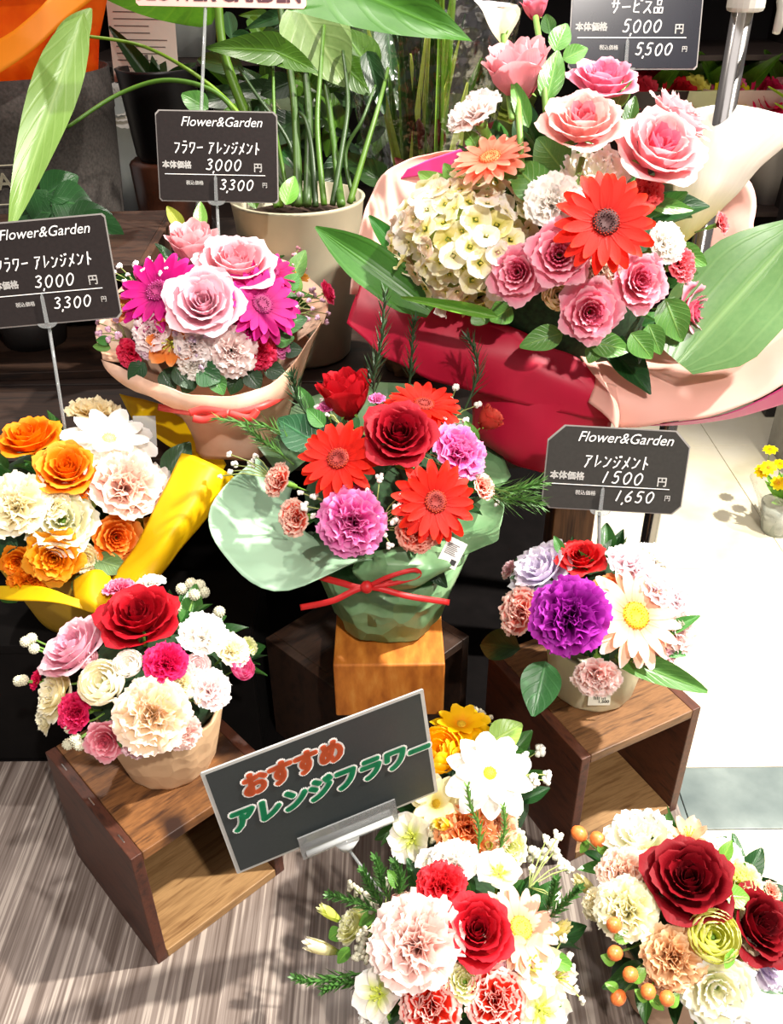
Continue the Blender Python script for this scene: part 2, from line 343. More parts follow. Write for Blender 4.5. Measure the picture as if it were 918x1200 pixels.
class Arr:
    def __init__(s,name,label,cat,base,c,a,b,tocam=.3):
        s.root=thing(name,label,cat,base); s.c=Vector(c); s.a=a; s.b=b; s.tocam=tocam; s.rg=random.Random(len(label))
    def hit(s,px,py,push=0):
        o=CAM-s.c; d=ray(px,py); S=Vector((1/s.a,1/s.a,1/s.b)); o2=Vector((o.x*S.x,o.y*S.y,o.z*S.z)); d2=Vector((d.x*S.x,d.y*S.y,d.z*S.z))
        A=d2.dot(d2);B=o2.dot(d2);C=o2.dot(o2)-1; D=B*B-A*C
        t=(-B-math.sqrt(D))/A if D>0 else -B/A
        p=CAM+d*(t+push); q=CAM+d*t-s.c; n=Vector((q.x*S.x**2,q.y*S.y**2,q.z*S.z**2)).normalized()
        return p,n
    def M(s,p,n,S,spin=0): return loc_of(s.root)@frame(p,n,S,spin)
    def flower(s,kind,px,py,r,cols,label=None,fx=0,fy=0,push=0,centre=None,rim=None,sq=1.0):
        p,n=s.hit(px,py,push); R=r*{'rose':.94,'spray':.95,'lisi':1.0,'carn':1.03}.get(kind,1.06)*depth(p)/F_PX
        n=(n*.75+Vector((0,0,.3))-ray(px,py).normalized()*s.tocam+RT*fx+UP*fy).normalized()
        m=s.M(p,n,R,s.rg.uniform(0,6))@Matrix.Diagonal((1,1,sq,1))
        pm=petal_mat(*cols[:3],band=cols[3] if len(cols)>3 else None)
        cm=plain(centre or '#c9d36a',.7,var=.3,scale=60) if centre else pm; rm=plain(rim,.7) if rim else cm
        ck={'daisy':'daisy','gerb':'gerb','carn':'carn','alst':'alst','freesia':'freesia'}.get(kind,kind if kind in('rose','bud','spray') else 'oth')
        fl=obj(NAMES[kind],core(ck),[cm,GREEN,rm],s.root,m)
        if label: fl['label']=label
        hm=pm
        if kind in('rose','spray') and len(cols)>2: hm=petal_mat(mixhex(cols[0],cols[2],.6),mixhex(cols[0],cols[2],.35),cols[2])
        for qi,(me,a) in enumerate(petals_of(kind)): 
            j=s.rg.uniform(.95,1.05)
            obj('petal',me,hm if qi<9 else pm,fl,Matrix.Rotation(a,4,'Z')@Matrix.Scale(j,4))
        if kind in('alst','open5'):
            mb=MB()
            for k in range(6):
                a=k*PI/3; mb.tube([(0,0,-.4),(.12*math.cos(a),.12*math.sin(a),-.1),(.2*math.cos(a),.2*math.sin(a),.12)],.018,5); mb.ball((.2*math.cos(a),.2*math.sin(a),.14),.04,5,3)
            obj('stamens',PM('stam',lambda:mb.mesh('stamens')),plain('#c7cf4a',.6),fl)
        return fl
    def leaf(s,bx,by,tx,ty,wpx,col=('#2f6b2a','#5f9a45'),kind='ovate',push=0,tpush=0,bend=.2,fold=.3,rough=.35,label=None,nrm=None,name='leaf',par=False,veins=7):
        pb,n=s.hit(bx,by,push); Z=depth(pb); pt=at(tx,ty,Z+tpush); d=pt-pb; L=d.length; W=wpx*Z/F_PX
        nn=-ray((bx+tx)/2,(by+ty)/2).normalized()+Vector((0,0,.25)) if nrm is None else Vector(nrm)
        y=d.normalized(); x=y.cross(nn).normalized(); z=x.cross(y)
        m=Matrix.Identity(4)
        for i in range(3): m[i][0]=x[i]*W; m[i][1]=y[i]*L; m[i][2]=z[i]*L*.6; m[i][3]=pb[i]
        me=PM((kind,bend,fold,bx%3),lambda:leaf_mesh(kind,bend,fold,bx%3))
        o=obj(name,me,leaf_mat(*col,rough,veins,par),s.root,loc_of(s.root)@m)
        if label:o['label']=label
        return o
    def filler(s,n,seed=1,lo=-.3,cols=(('#1f4a1e','#3f7a33'),('#2c5f24','#5d9440'),('#17381a','#2f5f2b')),sz=.035):
        R=random.Random(seed); mb=MB(); mb.lathe([(0,s.b*.62),(s.a*.3,s.b*.58),(s.a*.55,s.b*.4),(s.a*.66,s.b*.1),(s.a*.5,-s.b*.35),(0,-s.b*.4)],20,c=tuple(s.c))
        build(mb,'floral_foam',plain('#1d3a1c',.9,var=.4,scale=200),s.root)
        for i in range(n):
            a=R.uniform(0,2*PI); e=R.uniform(lo,1.2); d=Vector((math.cos(a)*math.cos(e),math.sin(a)*math.cos(e),math.sin(e)))
            p=s.c+Vector((d.x*s.a,d.y*s.a,d.z*s.b))*.62; y=(d+Vector((R.uniform(-.5,.5),R.uniform(-.5,.5),R.uniform(-.2,.4)))).normalized()
            x=y.cross(Vector((R.uniform(-1,1),R.uniform(-1,1),1))).normalized(); z=x.cross(y); L=sz*R.uniform(.7,1.25); W=L*.5
            m=Matrix.Identity(4)
            for k in range(3): m[k][0]=x[k]*W; m[k][1]=y[k]*L; m[k][2]=z[k]*L; m[k][3]=p[k]
            obj('leaf',PM(('ovate',.2,.3,i%3),lambda:leaf_mesh('ovate',.2,.3,i%3)),leaf_mat(*cols[i%3]),s.root,loc_of(s.root)@m)
    def sprig(s,pts,bend=.01,needle=.012,col='#3d6a33',nn=26,push=0,w=.0009,name='rosemary_sprig',ang=.6):
        P=[s.hit(x,y,push)[0] for x,y in pts]; Z=depth(P[0]); P=[at(x,y,Z-.01*i) for i,(x,y) in enumerate(pts)]
        nn=int(nn*2.2); needle*=1.15; mb=MB(); Q=spline(P,10); mb.tube(Q,[.0011]*(len(Q)-1)+[.0004],5); R=random.Random(int(pts[0][0]))
        for i in range(nn):
            t=.12+.86*i/nn; k=min(len(Q)-2,int(t*(len(Q)-1))); p=Q[k].lerp(Q[k+1],t*(len(Q)-1)-k); d=(Q[k+1]-Q[k]).normalized()
            a=i*2.4; o=d.orthogonal().normalized(); o=Matrix.Rotation(a,3,d)@o; q=(d*math.cos(ang)+o*math.sin(ang)).normalized()
            L=needle*(1.1-.6*t)*R.uniform(.8,1.2); sd=q.cross(d).normalized()*w
            mb.add([p-sd*.5,p+q*L*.5-sd,p+q*L,p+q*L*.5+sd,p+sd*.5],[(0,1,2,3,4)])
        return build(mb,name,plain(col,.5,var=.25,scale=90),s.root,kind='stuff')
    def breath(s,spots,r=3.4,base=None,col='#fffaf2',name='baby_breath',push=-.006,label=None):
        """thin branching stems ending in tiny blossoms"""
        mb=MB(); R=random.Random(len(spots)+int(spots[0][0])); cx=sum(x for x,y in spots)/len(spots); cy=sum(y for x,y in spots)/len(spots)
        bp,_=s.hit(*(base or (cx,cy+14)),.02)
        for x,y in spots:
            p,_=s.hit(x,y,push); q=bp.lerp(p,.55)+Vector((0,0,.004)); mb.tube([bp,q,p],.0006,4,1)
            rr=r*1.25*depth(p)/F_PX*R.uniform(.75,1.25)
            for k in range(7):
                d=Vector((R.uniform(-1,1),R.uniform(-1,1),R.uniform(-1,1)))*rr*.55; mb.ball(p+d,rr*.55,5,3)
        o=build(mb,name,[plain(col,.7,var=.04),plain('#9aa860',.6)],s.root,kind='stuff')
        if label:o['label']=label
        return o
    def berries(s,spots,r,col='#cfcbb0',name='brunia_berry',base=None,push=-.003,calyx=False,label=None):
        mb=MB()
        for x,y in spots:
            p,n=s.hit(x,y,push); rr=r*depth(p)/F_PX
            def fb():
                b=MB(); b.ball((0,0,0),1,10,7)
                if not calyx:
                    for i in range(60):
                        a=i*2.39996; z=1-2*(i+.5)/60; q=math.sqrt(1-z*z); b.ball((q*math.cos(a),q*math.sin(a),z),.17,4,2)
                return b.mesh('berry')
            o=obj(name,PM(('berry',calyx),fb),plain(col,.35 if calyx else .8,var=.2,scale=3),s.root,s.M(p,n,rr,x))
            if calyx: o.scale.z*=1.15
            if label: o['label']=label
            inn=s.c+(p-s.c)*.5
            mb.tube([p,p.lerp(inn,.5)+Vector((0,0,-.004)),inn],.0009,5)
        build(mb,'berry_stem',STEM,s.root)
def spline(P,n=8,closed=False):
    out=[]; L=len(P)
    for i in range(L-1):
        p0=P[max(i-1,0)];p1=P[i];p2=P[i+1];p3=P[min(i+2,L-1)]
        for k in range(n):
            t=k/n; out.append(.5*((2*p1)+(p2-p0)*t+(2*p0-5*p1+4*p2-p3)*t*t+(3*p1-p0-3*p2+p3)*t**3))
    out.append(P[-1].copy() if hasattr(P[-1],'copy') else P[-1]); return out
def sheet(name,rows,mat,parent,n=7,thick=.0006,noise=.0015,seed=1,label=None,mats2=None):
    """paper sheet: rows of 3-D control points, splined both ways, with a little crumple and a real thickness"""
    rows=[spline([Vector(p) for p in r],n) for r in rows]; cols=[spline([r[i] for r in rows],n) for i in range(len(rows[0]))]
    nu=len(cols);nv=len(cols[0]); R=random.Random(seed); off=[R.uniform(0,9) for _ in range(6)]; V=[];UV=[]
    from mathutils import noise as mn
    for j in range(nv):
        for i in range(nu):
            p=cols[i][j]; q=p*28+Vector(off[:3]); V.append(p+Vector((mn.noise(q),mn.noise(q+Vector((7,0,0))),mn.noise(q+Vector((0,9,0)))))*noise*2.2); UV.append((i/(nu-1)*2-1,j/(nv-1)))
    Fc=[(j*nu+i,j*nu+i+1,(j+1)*nu+i+1,(j+1)*nu+i) for j in range(nv-1) for i in range(nu-1)]
    me=mesh(name,V,Fc,UV); o=obj(name,me,[mat]+([mats2] if mats2 else []),parent)
    if parent is not None and parent.type=='EMPTY': o.matrix_local=loc_of(parent)
    m=o.modifiers.new('thickness','SOLIDIFY'); m.thickness=thick
    if mats2: m.material_offset=1
    if label:o['label']=label
    return o
# ================================================ SETTING
def part_box(name,lo,hi,mat,parent,bev=.0015,mtx=None,**p):
    mb=MB(); mb.box(lo,hi,0,mtx); o=obj(name,mb.mesh(name,False),mat,parent); 
    if parent is not None and parent.type=='EMPTY' and mtx is None: o.matrix_local=loc_of(parent)
    if bev: bevel(o,bev)
    for a,b in p.items(): o[a]=b
    return o
FZ=-.45
tile_m=NT('cream_tile'); no=tile_m.noise(2.2,6); n2=tile_m.noise(9,5)
ad=tile_m.n('ShaderNodeMath',operation='MULTIPLY_ADD',i_1=.35); tile_m.l(n2.outputs[0],ad.inputs[0]); tile_m.l(no.outputs[0],ad.inputs[2])
r_=tile_m.ramp(ad.outputs[0],[(.48,'#cfc4a0'),(.6,'#e6dcc0'),(.8,'#efe7d2')]); tile_m.l(r_.outputs[0],tile_m.b.inputs['Base Color']); tile_m.b.inputs['Roughness'].default_value=.35; tile_m=tile_m.m
st_m=NT('grey_stone_tile'); no=st_m.noise(9,7); r_=st_m.ramp(no.outputs[0],[(.35,'#64706f'),(.55,'#7e8986'),(.7,'#96a09c')]); st_m.l(r_.outputs[0],st_m.b.inputs['Base Color']); st_m.b.inputs['Roughness'].default_value=.4; st_m=st_m.m
floor=MB(); floor.box((-3,-1,FZ-.05),(4,5,FZ-.006)); floor=build(floor,'floor',plain('#8a8474',.8),None,False,kind='structure')
def tile_row(y0,y1,xs,mat):
    for x0,x1 in zip(xs[:-1],xs[1:]):
        part_box('tile',(x0+.001,y0+.001,FZ-.007),(x1-.001,y1-.001,FZ),mat,floor,.0008)
tile_row(.972,1.105,[-2.6,-1.4,-.2,.5,1.7,2.9,4],st_m)
for y0,y1 in ((-1,-.428),(-.428,.372),(.372,.972),(1.105,1.705),(1.705,2.305),(2.305,2.905),(2.905,3.505),(3.505,4.105)):
    tile_row(y0,y1,[-3+.6*i-.25 for i in range(13)],tile_m)
# streaked low platform the display stands on
t=NT('streaked_vinyl'); no=t.noise(1,6,vec=(330,5,1)); n3=t.noise(1,4,vec=(70,1.2,1)); n2=t.noise(5,3)
ad=t.n('ShaderNodeMath',operation='MULTIPLY_ADD',i_1=.8); t.l(n3.outputs[0],ad.inputs[0]); t.l(no.outputs[0],ad.inputs[2])
r_=t.ramp(ad.outputs[0],[(.5,'#3f332c'),(.75,'#5c4e46'),(.98,'#857870'),(1.2,'#a0948a')]); t.l(r_.outputs[0],t.b.inputs['Base Color']); t.b.inputs['Roughness'].default_value=.5; t.bump(ad.outputs[0],.2,.0006)
plat=thing('display_platform','low platform topped with grey streaked wood-look vinyl under the crates','platform',(-.6,1,FZ))
part_box('platform_top',(-1.6,.1,-.018),(.317,.735,0),t.m,plat,.001); part_box('dark_cloth_top',(-1.6,.7355,-.018),(.317,2.0,0),plain('#0b0808',.95,spec=.1,var=.3),plat,.001)
part_box('platform_body',(-1.58,.12,FZ+.001),(.305,1.98,-.0185),plain('#2a2320',.7),plat,.001)
# dark wall-side rack far behind
rack=thing('display_rack','dark open shelving rack along the back of the shop','rack',(0,3.0,FZ))
dk=plain('#241c1a',.6); dk2=plain('#3a2d28',.55)
for x in (-2.2,-.9,.2,1.25,2.3): part_box('upright',(x-.02,2.85,FZ),(x+.02,3.25,1.15),dk,rack)
for z in (-.3,.08,.52,.86,1.12): part_box('shelf_board',(-2.25,2.84,z-.015),(2.35,3.25,z),dk2,rack)
part_box('back_panel',(-2.25,3.26,FZ),(2.35,3.28,1.15),plain('#1d1718',.7),rack)
# black box and long dark shelf of the second tier
bb=thing('black_box','black wooden box under the yellow wrapped arrangement','box',(-.45,.8,0))
bkm=plain('#0d0a09',.85,spec=.15,var=.3)
part_box('top_board',(-.75,.735,.168),(-.155,.868,.18),bkm,bb); part_box('front_panel',(-.75,.737,.001),(-.155,.747,.1675),bkm,bb)
part_box('side_panel',(-.165,.7475,.001),(-.155,.868,.1675),bkm,bb); part_box('side_panel',(-.75,.7475,.001),(-.74,.868,.1675),bkm,bb)
sh=thing('display_shelf','long dark brown plank shelf of the back tier carrying pots and bouquets','shelf',(-.3,1.3,0))
shw=wood('#241712','#4a3122',5,(14,1,14)); shw2=wood('#140c09','#2e1d14',5,(1,14,14))
for i in range(5): part_box('plank',(-1.1,.875+i*.2,.312),(.25,.875+i*.2+.197,.33),shw2,sh,.0015)
for x in (-1.08,-.45,.195):
    for y in (.9,1.8): part_box('leg',(x,y,.0005),(x+.05,y+.05,.3115),wood('#3d2416','#7a5232',4,(14,14,1)) if (x>0 and y<1) else shw,sh)
# ------------------------------------------------ crates
def crate(label,X,Y,ang,W,D,H,m_top,m_side,m_front,m_in,z0=0,th=.011,staples=False):
    r=thing('wooden_crate',label,'crate',(X,Y,z0),None)
    R=Matrix.Rotation(ang,4,'Z')
    def bx(n,lo,hi,m):
        mb=MB(); mb.box(lo,hi); o=obj(n,mb.mesh(n,False),m,r,R); bevel(o,.0009); return o
    e=.0002
    bx('side_panel',(0,0,0),(th,D,H),m_side); bx('side_panel',(W-th,0,0),(W,D,H),m_side)
    bx('top_board',(th+e,0,H-th),(W-th-e,D,H),m_top); bx('bottom_board',(th+e,0,0),(W-th-e,D,th),m_in)
    bx('back_panel',(th+e,D-.007,th+e),(W-th-e,D-.001,H-th-e),m_side)
    if staples:
        for y in (.02,.075,.13):
            o=bx('staple',(.0045,y,H-.0004),(.0057,y+.011,H+.0004),plain('#c8c8c8',.3,1)); 
    return r
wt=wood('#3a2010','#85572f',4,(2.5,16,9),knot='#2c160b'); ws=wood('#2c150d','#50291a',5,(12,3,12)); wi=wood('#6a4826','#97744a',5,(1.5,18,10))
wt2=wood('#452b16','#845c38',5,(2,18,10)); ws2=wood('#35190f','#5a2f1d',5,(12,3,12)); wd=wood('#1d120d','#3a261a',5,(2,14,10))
crate('brown wooden crate lying open, under the pot with the big dark red rose',-.2263,.4824,.743,.15,.166,.158,wt,ws,ws,wi,staples=True)
crate('brown wooden crate lying open, under the small pot with the purple carnation',.179,.5875,.4664,.15,.166,.158,wt2,ws2,ws2,wi)
crate('dark wooden crate turned cornerwise under the orange wood block',-.029,.662,PI/4,.164,.164,.15,wd,wd,wd,wd)
crate('dark wooden crate at the back left on the long shelf, behind the left price card',-.66,1.08,.05,.36,.26,.15,wd,wood('#22150f','#4b3020',5,(14,3,10)),wd,wd,z0=.33)
# orange block
ob=NT('orange_wood'); no=ob.noise(30,6,vec=(3,1,1)); r_=ob.ramp(no.outputs[0],[(.3,'#9a5214'),(.55,'#c07326'),(.75,'#d08c3c')]); ob.l(r_.outputs[0],ob.b.inputs['Base Color']); ob.b.inputs['Roughness'].default_value=.6; ob.bump(no.outputs[0],.3,.001)
mb=MB(); mb.box((-.059,.655,.1505),(.051,.785,.22)); o=build(mb,'wooden_block',ob.m,None,False,bev=.002); tag(o,'orange-brown wooden block under the green wrapped arrangement','block')
# pole with clamp
pl=thing('metal_pole','chrome pole with a grey plastic clamp at its top, right of the big bouquet','pole',(.356,1.02,FZ))
mb=MB(); mb.tube([(.356,1.02,FZ),(.356,1.02,.8)],.011,16); build(mb,'tube',plain('#8d8a88',.18,.95,var=.05),pl)
pc=at(886,22,.93); mb=MB(); mb.tube([(.358,1.02,.752),(.358,1.02,.82)],.0185,20); mb.box((.36,1.008,.775),(.398,1.032,.82)); 
build(mb,'clamp_body',plain('#b9b6ad',.35),pl,False,bev=.004)
mb=MB(); mb.tube([(.388,1.02,.785),(.393,1.01,.755),(.386,1.0,.735)],[.008,.007,.004],8); build(mb,'clamp_lever',plain('#a9a69c',.35),pl)
mb=MB(); mb.tube([(.388,1.008,.80),(.388,1.004,.80)],.004,10); build(mb,'screw',plain('#4a4a48',.4,.8),pl)
# ------------------------------------------------ writing
STROKES={
'フ':[[(.1,.85),(.85,.85),(.72,.45),(.3,.05)]],'ラ':[[(.25,.97),(.75,.97)],[(.1,.65),(.85,.65),(.72,.3),(.3,.0)]],
'ワ':[[(.15,.85),(.15,.5)],[(.15,.85),(.88,.85),(.75,.4),(.35,.0)]],'ー':[[(.05,.48),(.95,.52)]],
'ア':[[(.1,.88),(.9,.88),(.6,.6)],[(.5,.7),(.45,.35),(.2,.0)]],'レ':[[(.3,.95),(.3,.05),(.9,.5)]],
'ン':[[(.1,.85),(.35,.7)],[(.1,.08),(.5,.2),(.9,.75)]],
'ジ':[[(.2,.9),(.42,.78)],[(.1,.6),(.32,.48)],[(.15,.05),(.55,.2),(.85,.65)],[(.7,.98),(.78,.84)],[(.88,1.0),(.96,.86)]],
'メ':[[(.78,.95),(.5,.4),(.1,.02)],[(.25,.65),(.8,.2)]],'ト':[[(.35,1),(.35,0)],[(.35,.6),(.8,.38)]],
'サ':[[(.05,.7),(.95,.7)],[(.3,.95),(.3,.4)],[(.7,.95),(.7,.4),(.4,.0)]],
'ビ':[[(.2,.95),(.2,.1),(.8,.08)],[(.72,.7),(.2,.5)],[(.8,1.0),(.85,.88)],[(.93,1.0),(.98,.88)]],
'ス':[[(.15,.85),(.8,.85),(.5,.4),(.1,.05)],[(.5,.4),(.9,.05)]],
'品':[[(.3,.95),(.3,.6),(.7,.6),(.7,.95),(.3,.95)],[(.05,.4),(.05,.02),(.42,.02),(.42,.4),(.05,.4)],[(.58,.4),(.58,.02),(.95,.02),(.95,.4),(.58,.4)]],
'0':[[(.5,1),(.2,.75),(.15,.4),(.35,.02),(.65,.05),(.85,.45),(.8,.8),(.5,1)]],'1':[[(.6,1),(.4,0)]],
'3':[[(.2,.9),(.55,1),(.8,.8),(.45,.55),(.8,.35),(.65,.05),(.15,.1)]],'5':[[(.85,1),(.35,1),(.25,.6),(.6,.62),(.75,.3),(.55,.02),(.15,.08)]],
'6':[[(.7,1),(.35,.65),(.2,.3),(.4,.02),(.75,.12),(.75,.4),(.45,.5),(.25,.35)]],',':[[(.1,-.05),(-.08,-.28)]]}
def write(mb,text,cx,cy,h,w=None,lw=.0011,slant=.15,mi=0,z=.0007,jit=.03):
    R=random.Random(len(text)*3); n=sum({',':0,' ':.5}.get(c,1) for c in text); w=w or h*n*.95; cw=w/n; x=cx-w/2
    for c in text:
        k={',':0,' ':.5}.get(c,1)
        if c!=' ':
            dy=R.uniform(-jit,jit)*h
            for st in STROKES[c]:
                P=[Vector((x+(.08+.84*a)*cw*(1 if c!=',' else .5)+slant*(b-.5)*h,cy+(b-.5)*h+dy,0)) for a,b in st]
                if len(P)>2 and c in '0365': P=spline(P,5)
                V=[];L=len(P)
                for i,p in enumerate(P):
                    t=(P[min(i+1,L-1)]-P[max(i-1,0)]).normalized(); nn=Vector((-t.y,t.x,0))*lw/2
                    V+=[p+nn+Vector((0,0,z)),p-nn+Vector((0,0,z))]
                mb.add(V,[(2*i,2*i+1,2*i+3,2*i+2) for i in range(L-1)],mi)
        x+=k*cw
def text_mesh(s,size,bold=0,shear=0,extr=0):
    cu=bpy.data.curves.new('writing','FONT'); cu.body=s; cu.size=size; cu.align_x='CENTER'; cu.align_y='CENTER'; cu.offset=bold; cu.shear=shear; cu.extrude=extr; cu.resolution_u=3
    o=bpy.data.objects.new('tmp',cu); COL.objects.link(o); dg=bpy.context.evaluated_depsgraph_get(); dg.update()
    me=bpy.data.meshes.new_from_object(o.evaluated_get(dg)); bpy.data.objects.remove(o); me.name='writing'; me.materials.clear()
    return me
def put_text(mb,s,cx,cy,size,bold=0,shear=0,mi=0,z=.0007,rot=0,sx=1,stamp=0):
    me=text_mesh(s,size,bold,shear); c,q=math.cos(rot),math.sin(rot)
    for k in range(13 if stamp else 1):
        dx,dy=(0,0) if k==0 else (stamp*math.cos(k*PI/6),stamp*math.sin(k*PI/6))
        v=[(cx+dx+(p.co.x*c*sx-p.co.y*q),cy+dy+(p.co.x*q*sx+p.co.y*c),z) for p in me.vertices]
        mb.add(v,[tuple(p.vertices) for p in me.polygons],mi)
    bpy.data.meshes.remove(me)
def basis(p,X,Y):
    X=X.normalized(); N=X.cross(Y).normalized(); Y=N.cross(X); m=Matrix.Identity(4)
    for i in range(3): m[i][0]=X[i];m[i][1]=Y[i];m[i][2]=N[i];m[i][3]=p[i]
    return m
def card_basis(p,roll,tilt,yaw=0):
    X=RT*math.cos(roll)+UP*math.sin(roll); U=UP*math.cos(roll)-RT*math.sin(roll); Y=U*math.cos(tilt)-FW*math.sin(tilt)
    X=X*math.cos(yaw)+FW*math.sin(yaw); return basis(p,X,Y)
WHITE=plain('#f4f2ee',.6,var=.02); CARD=plain('#26201f',.28,var=.15,scale=300); CARDR=plain('#34322f',.3,var=.1,scale=300); LAM=clear(.1,'#e8eaea',.5)
def poly_plate(mb,P,z0,z1,mi=0):
    n=len(P); mb.add([(x,y,z0) for x,y in P]+[(x,y,z1) for x,y in P],[tuple(range(n))[::-1],tuple(range(n,2*n))]+[(i,(i+1)%n,n+(i+1)%n,n+i) for i in range(n)],mi)
def cut_rect(w,h,ct,cb): return [(-w/2+cb,-h/2),(w/2-cb,-h/2),(w/2,-h/2+cb),(w/2,h/2-ct),(w/2-ct,h/2),(-w/2+ct,h/2),(-w/2,h/2-ct),(-w/2,-h/2+cb)]
CLR=clear(.04,'#f2f6f6',.28)
def price_card(label,plabel,px,py,wpx,Z,roll,tilt,kana,p1,p2,kw,foot,ct=.05,cb=.03,cm=CARD,ratio=.69,pickx=-.04,yaw=0):
    W=wpx*Z/F_PX; p=at(px,py,Z); B=card_basis(p,roll,tilt,yaw)
    r=thing('price_card',label,'price card',p); r.matrix_world=B; H=W*ratio
    mb=MB(); poly_plate(mb,cut_rect(W,H,W*ct,W*cb),-.0006,.0002); obj('card_face',mb.mesh('card',False),cm,r)
    mb=MB(); poly_plate(mb,cut_rect(W*1.02,H*1.03,W*ct,W*cb),-.0009,-.00065); obj('laminate_edge',mb.mesh('lam',False),plain('#8f8a86',.3),r)
    mb=MB(); put_text(mb,'Flower&Garden',W*.04,H*.385,W*.105,0,.3)
    put_text(mb,'本体価格',-W*.345,-H*.1,W*.062,0,stamp=.0003); put_text(mb,'円',W*.34,-H*.12,W*.075,0,stamp=.0002)
    put_text(mb,'税込価格',-W*.2,-H*.3,W*.037,0,stamp=.0001); put_text(mb,'円',W*.395,-H*.315,W*.045,0,stamp=.0001)
    mb.box((-W*.45,-H*.205,.0005),(W*.40,-H*.197,.0007)); obj('printed_text',mb.mesh('txt',False),WHITE,r)
    mb=MB(); write(mb,kana,-W*.0,H*.10,W*.095,W*kw,W*.0100,.1); write(mb,p1,W*.05,-H*.09,W*.084,None,W*.0100,.2); write(mb,p2,W*.155,-H*.315,W*.080,None,W*.0100,.2)
    obj('handwriting',mb.mesh('hand',False),WHITE,r)
    # the clear pick that holds it
    cx=W*pickx; top=B@Vector((cx,-H*.2,.002)); bot=B@Vector((cx,-H*.53,.0015)); fo=Vector(foot)
    k=thing('card_pick',plabel,'card holder',fo)
    mb=MB(); mb.tube([B@Vector((cx,-H*.54,-.001)),fo],.0017,8); build(mb,'rod',CLR,k)
    mb=MB(); 
    pts=[B@Vector((cx+math.cos(a)*W*.075,-H*.5+math.sin(a)*W*.04,.0012)) for a in [PI+i*PI/10 for i in range(11)]]
    n=len(pts); q=[x+ (B.to_3x3()@Vector((0,0,.0014))) for x in pts]; mb.add(pts+q,[tuple(range(n))[::-1],tuple(range(n,2*n))]+[(i,(i+1)%n,n+(i+1)%n,n+i) for i in range(n)])
    qq=[(-.012,-.5),(.012,-.5),(.010,-.24),(.0,-.2),(-.010,-.24)]; P=[(cx+a*W*1.2,b*H) for a,b in qq]
    v=[B@Vector((x,y,.0018)) for x,y in P]+[B@Vector((x,y,.003)) for x,y in P]; mb.add(v,[(4,3,2,1,0),(5,6,7,8,9)]+[(i,(i+1)%5,5+(i+1)%5,5+i) for i in range(5)])
    build(mb,'clip',CLR,k,False)
    return r
# ================================================ PRICE CARDS AND SIGNS
price_card('dark price card marked 3000 / 3300 over the pink rose arrangement with magenta gerberas','clear plastic pick holding the price card over the pink rose arrangement',255,184,139,.98,-.02,.30,'フラワー アレンジメント','3,000','3,300',.74,(-.19,.96,.40),ct=.03,cb=.02,ratio=.70,pickx=-.02)
price_card('dark price card marked 3000 / 3300 cut by the left edge, above the orange roses','clear plastic pick standing in the orange and white arrangement',54,319,156,.86,.09,.30,'フラワー アレンジメント','3,000','3,300',.74,(-.335,.80,.28),ct=.02,cb=.03,ratio=.74,pickx=-.06)
price_card('dark price card with cut corners marked 1500 / 1650 above the purple carnation pot','clear plastic pick holding the card above the purple carnation pot',722,551,163,.83,-.055,.28,'アレンジメント','1500','1,650',.48,(.205,.69,.25),ct=.11,cb=.06,cm=CARDR,ratio=.60,pickx=-.08)
price_card('dark price card marked 5000 / 5500 at the top, above the big bouquet','clear plastic pick holding the top price card in the big bouquet',746,20,151,.86,.0,.30,'サービス品','5,000','5,500',.42,(.20,.93,.56),ct=.03,cb=.02,cm=plain('#1c1d26',.2),ratio=.72,pickx=-.06)
# pink banner card at the top edge
B=card_basis(at(258,-32,.99),-.02,.3); W=.19
bn=thing('shop_banner','pink shop card with dark capital letters cut by the top edge','sign',at(258,-32,.99)); bn.matrix_world=B
mb=MB(); poly_plate(mb,cut_rect(W,.068,.003,.003),-.0006,.0002); obj('card_face',mb.mesh('c',False),plain('#f0b8ae',.5,var=.05),bn)
mb=MB(); put_text(mb,'FLOWER GARDEN',-.002,-.0205,.0235,.0009,0,sx=.95); obj('printed_text',mb.mesh('t',False),plain('#4a1f2a',.5),bn)
mb=MB(); a=B@Vector((-.018,-.034,-.002)); f=Vector((-.24,1.03,.41)); mb.tube([a,f],.0019,8); o=build(mb,'banner_pick',CLR,None); tag(o,'clear rod behind the upper price card holding up the pink shop card','card holder')
# big recommendation sign
p=at(385,918,.72); X=(RT*243+UP*79+FW*62); Y=(RT*-22+UP*150-FW*104); B=basis(p,X,Y); W=.1805; H=.7*W
sg=thing('sign_board','laminated dark grey sign with orange and green Japanese lettering','sign',p); sg.matrix_world=B
mb=MB(); poly_plate(mb,cut_rect(W,H,.001,.001),-.0012,.0002); obj('laminate',mb.mesh('l',False),plain('#a9a8a4',.3),sg)
mb=MB(); poly_plate(mb,cut_rect(W*.965,H*.955,.0005,.0005),.0003,.0006); obj('board_face',mb.mesh('b',False),plain('#2c3132',.45,spec=.3,var=.06,scale=400),sg)
for s,cx,cy,size,cm,rot in (('おすすめ',-W*.135,H*.255,W*.150,'#e0683a',.03),('アレンジフラワー',W*.015,-H*.02,W*.155,'#1c9a66',-.0)):
    mb=MB(); put_text(mb,s,cx,cy,size,0,.12,z=.0011,rot=rot,stamp=.0031,sx=.77); obj('lettering_outline',mb.mesh('o',False),WHITE,sg)
    mb=MB(); put_text(mb,s,cx,cy,size,0,.12,z=.0016,rot=rot,stamp=.0016,sx=.77); obj('lettering',mb.mesh('t',False),plain(cm,.5,var=.03),sg)
hd=thing('sign_holder','clear acrylic clip and rod holding the laminated sign','sign holder',B@Vector((0,-H*.5,0)))
def bl(lo,hi):
    return lo,hi,B
mb=MB(); mb.box((-W*.20,-H*.56,.0030),(W*.28,-H*.36,.0044),0,B); mb.box((-W*.20,-H*.585,-.006),(W*.28,-H*.56,.0044),0,B)
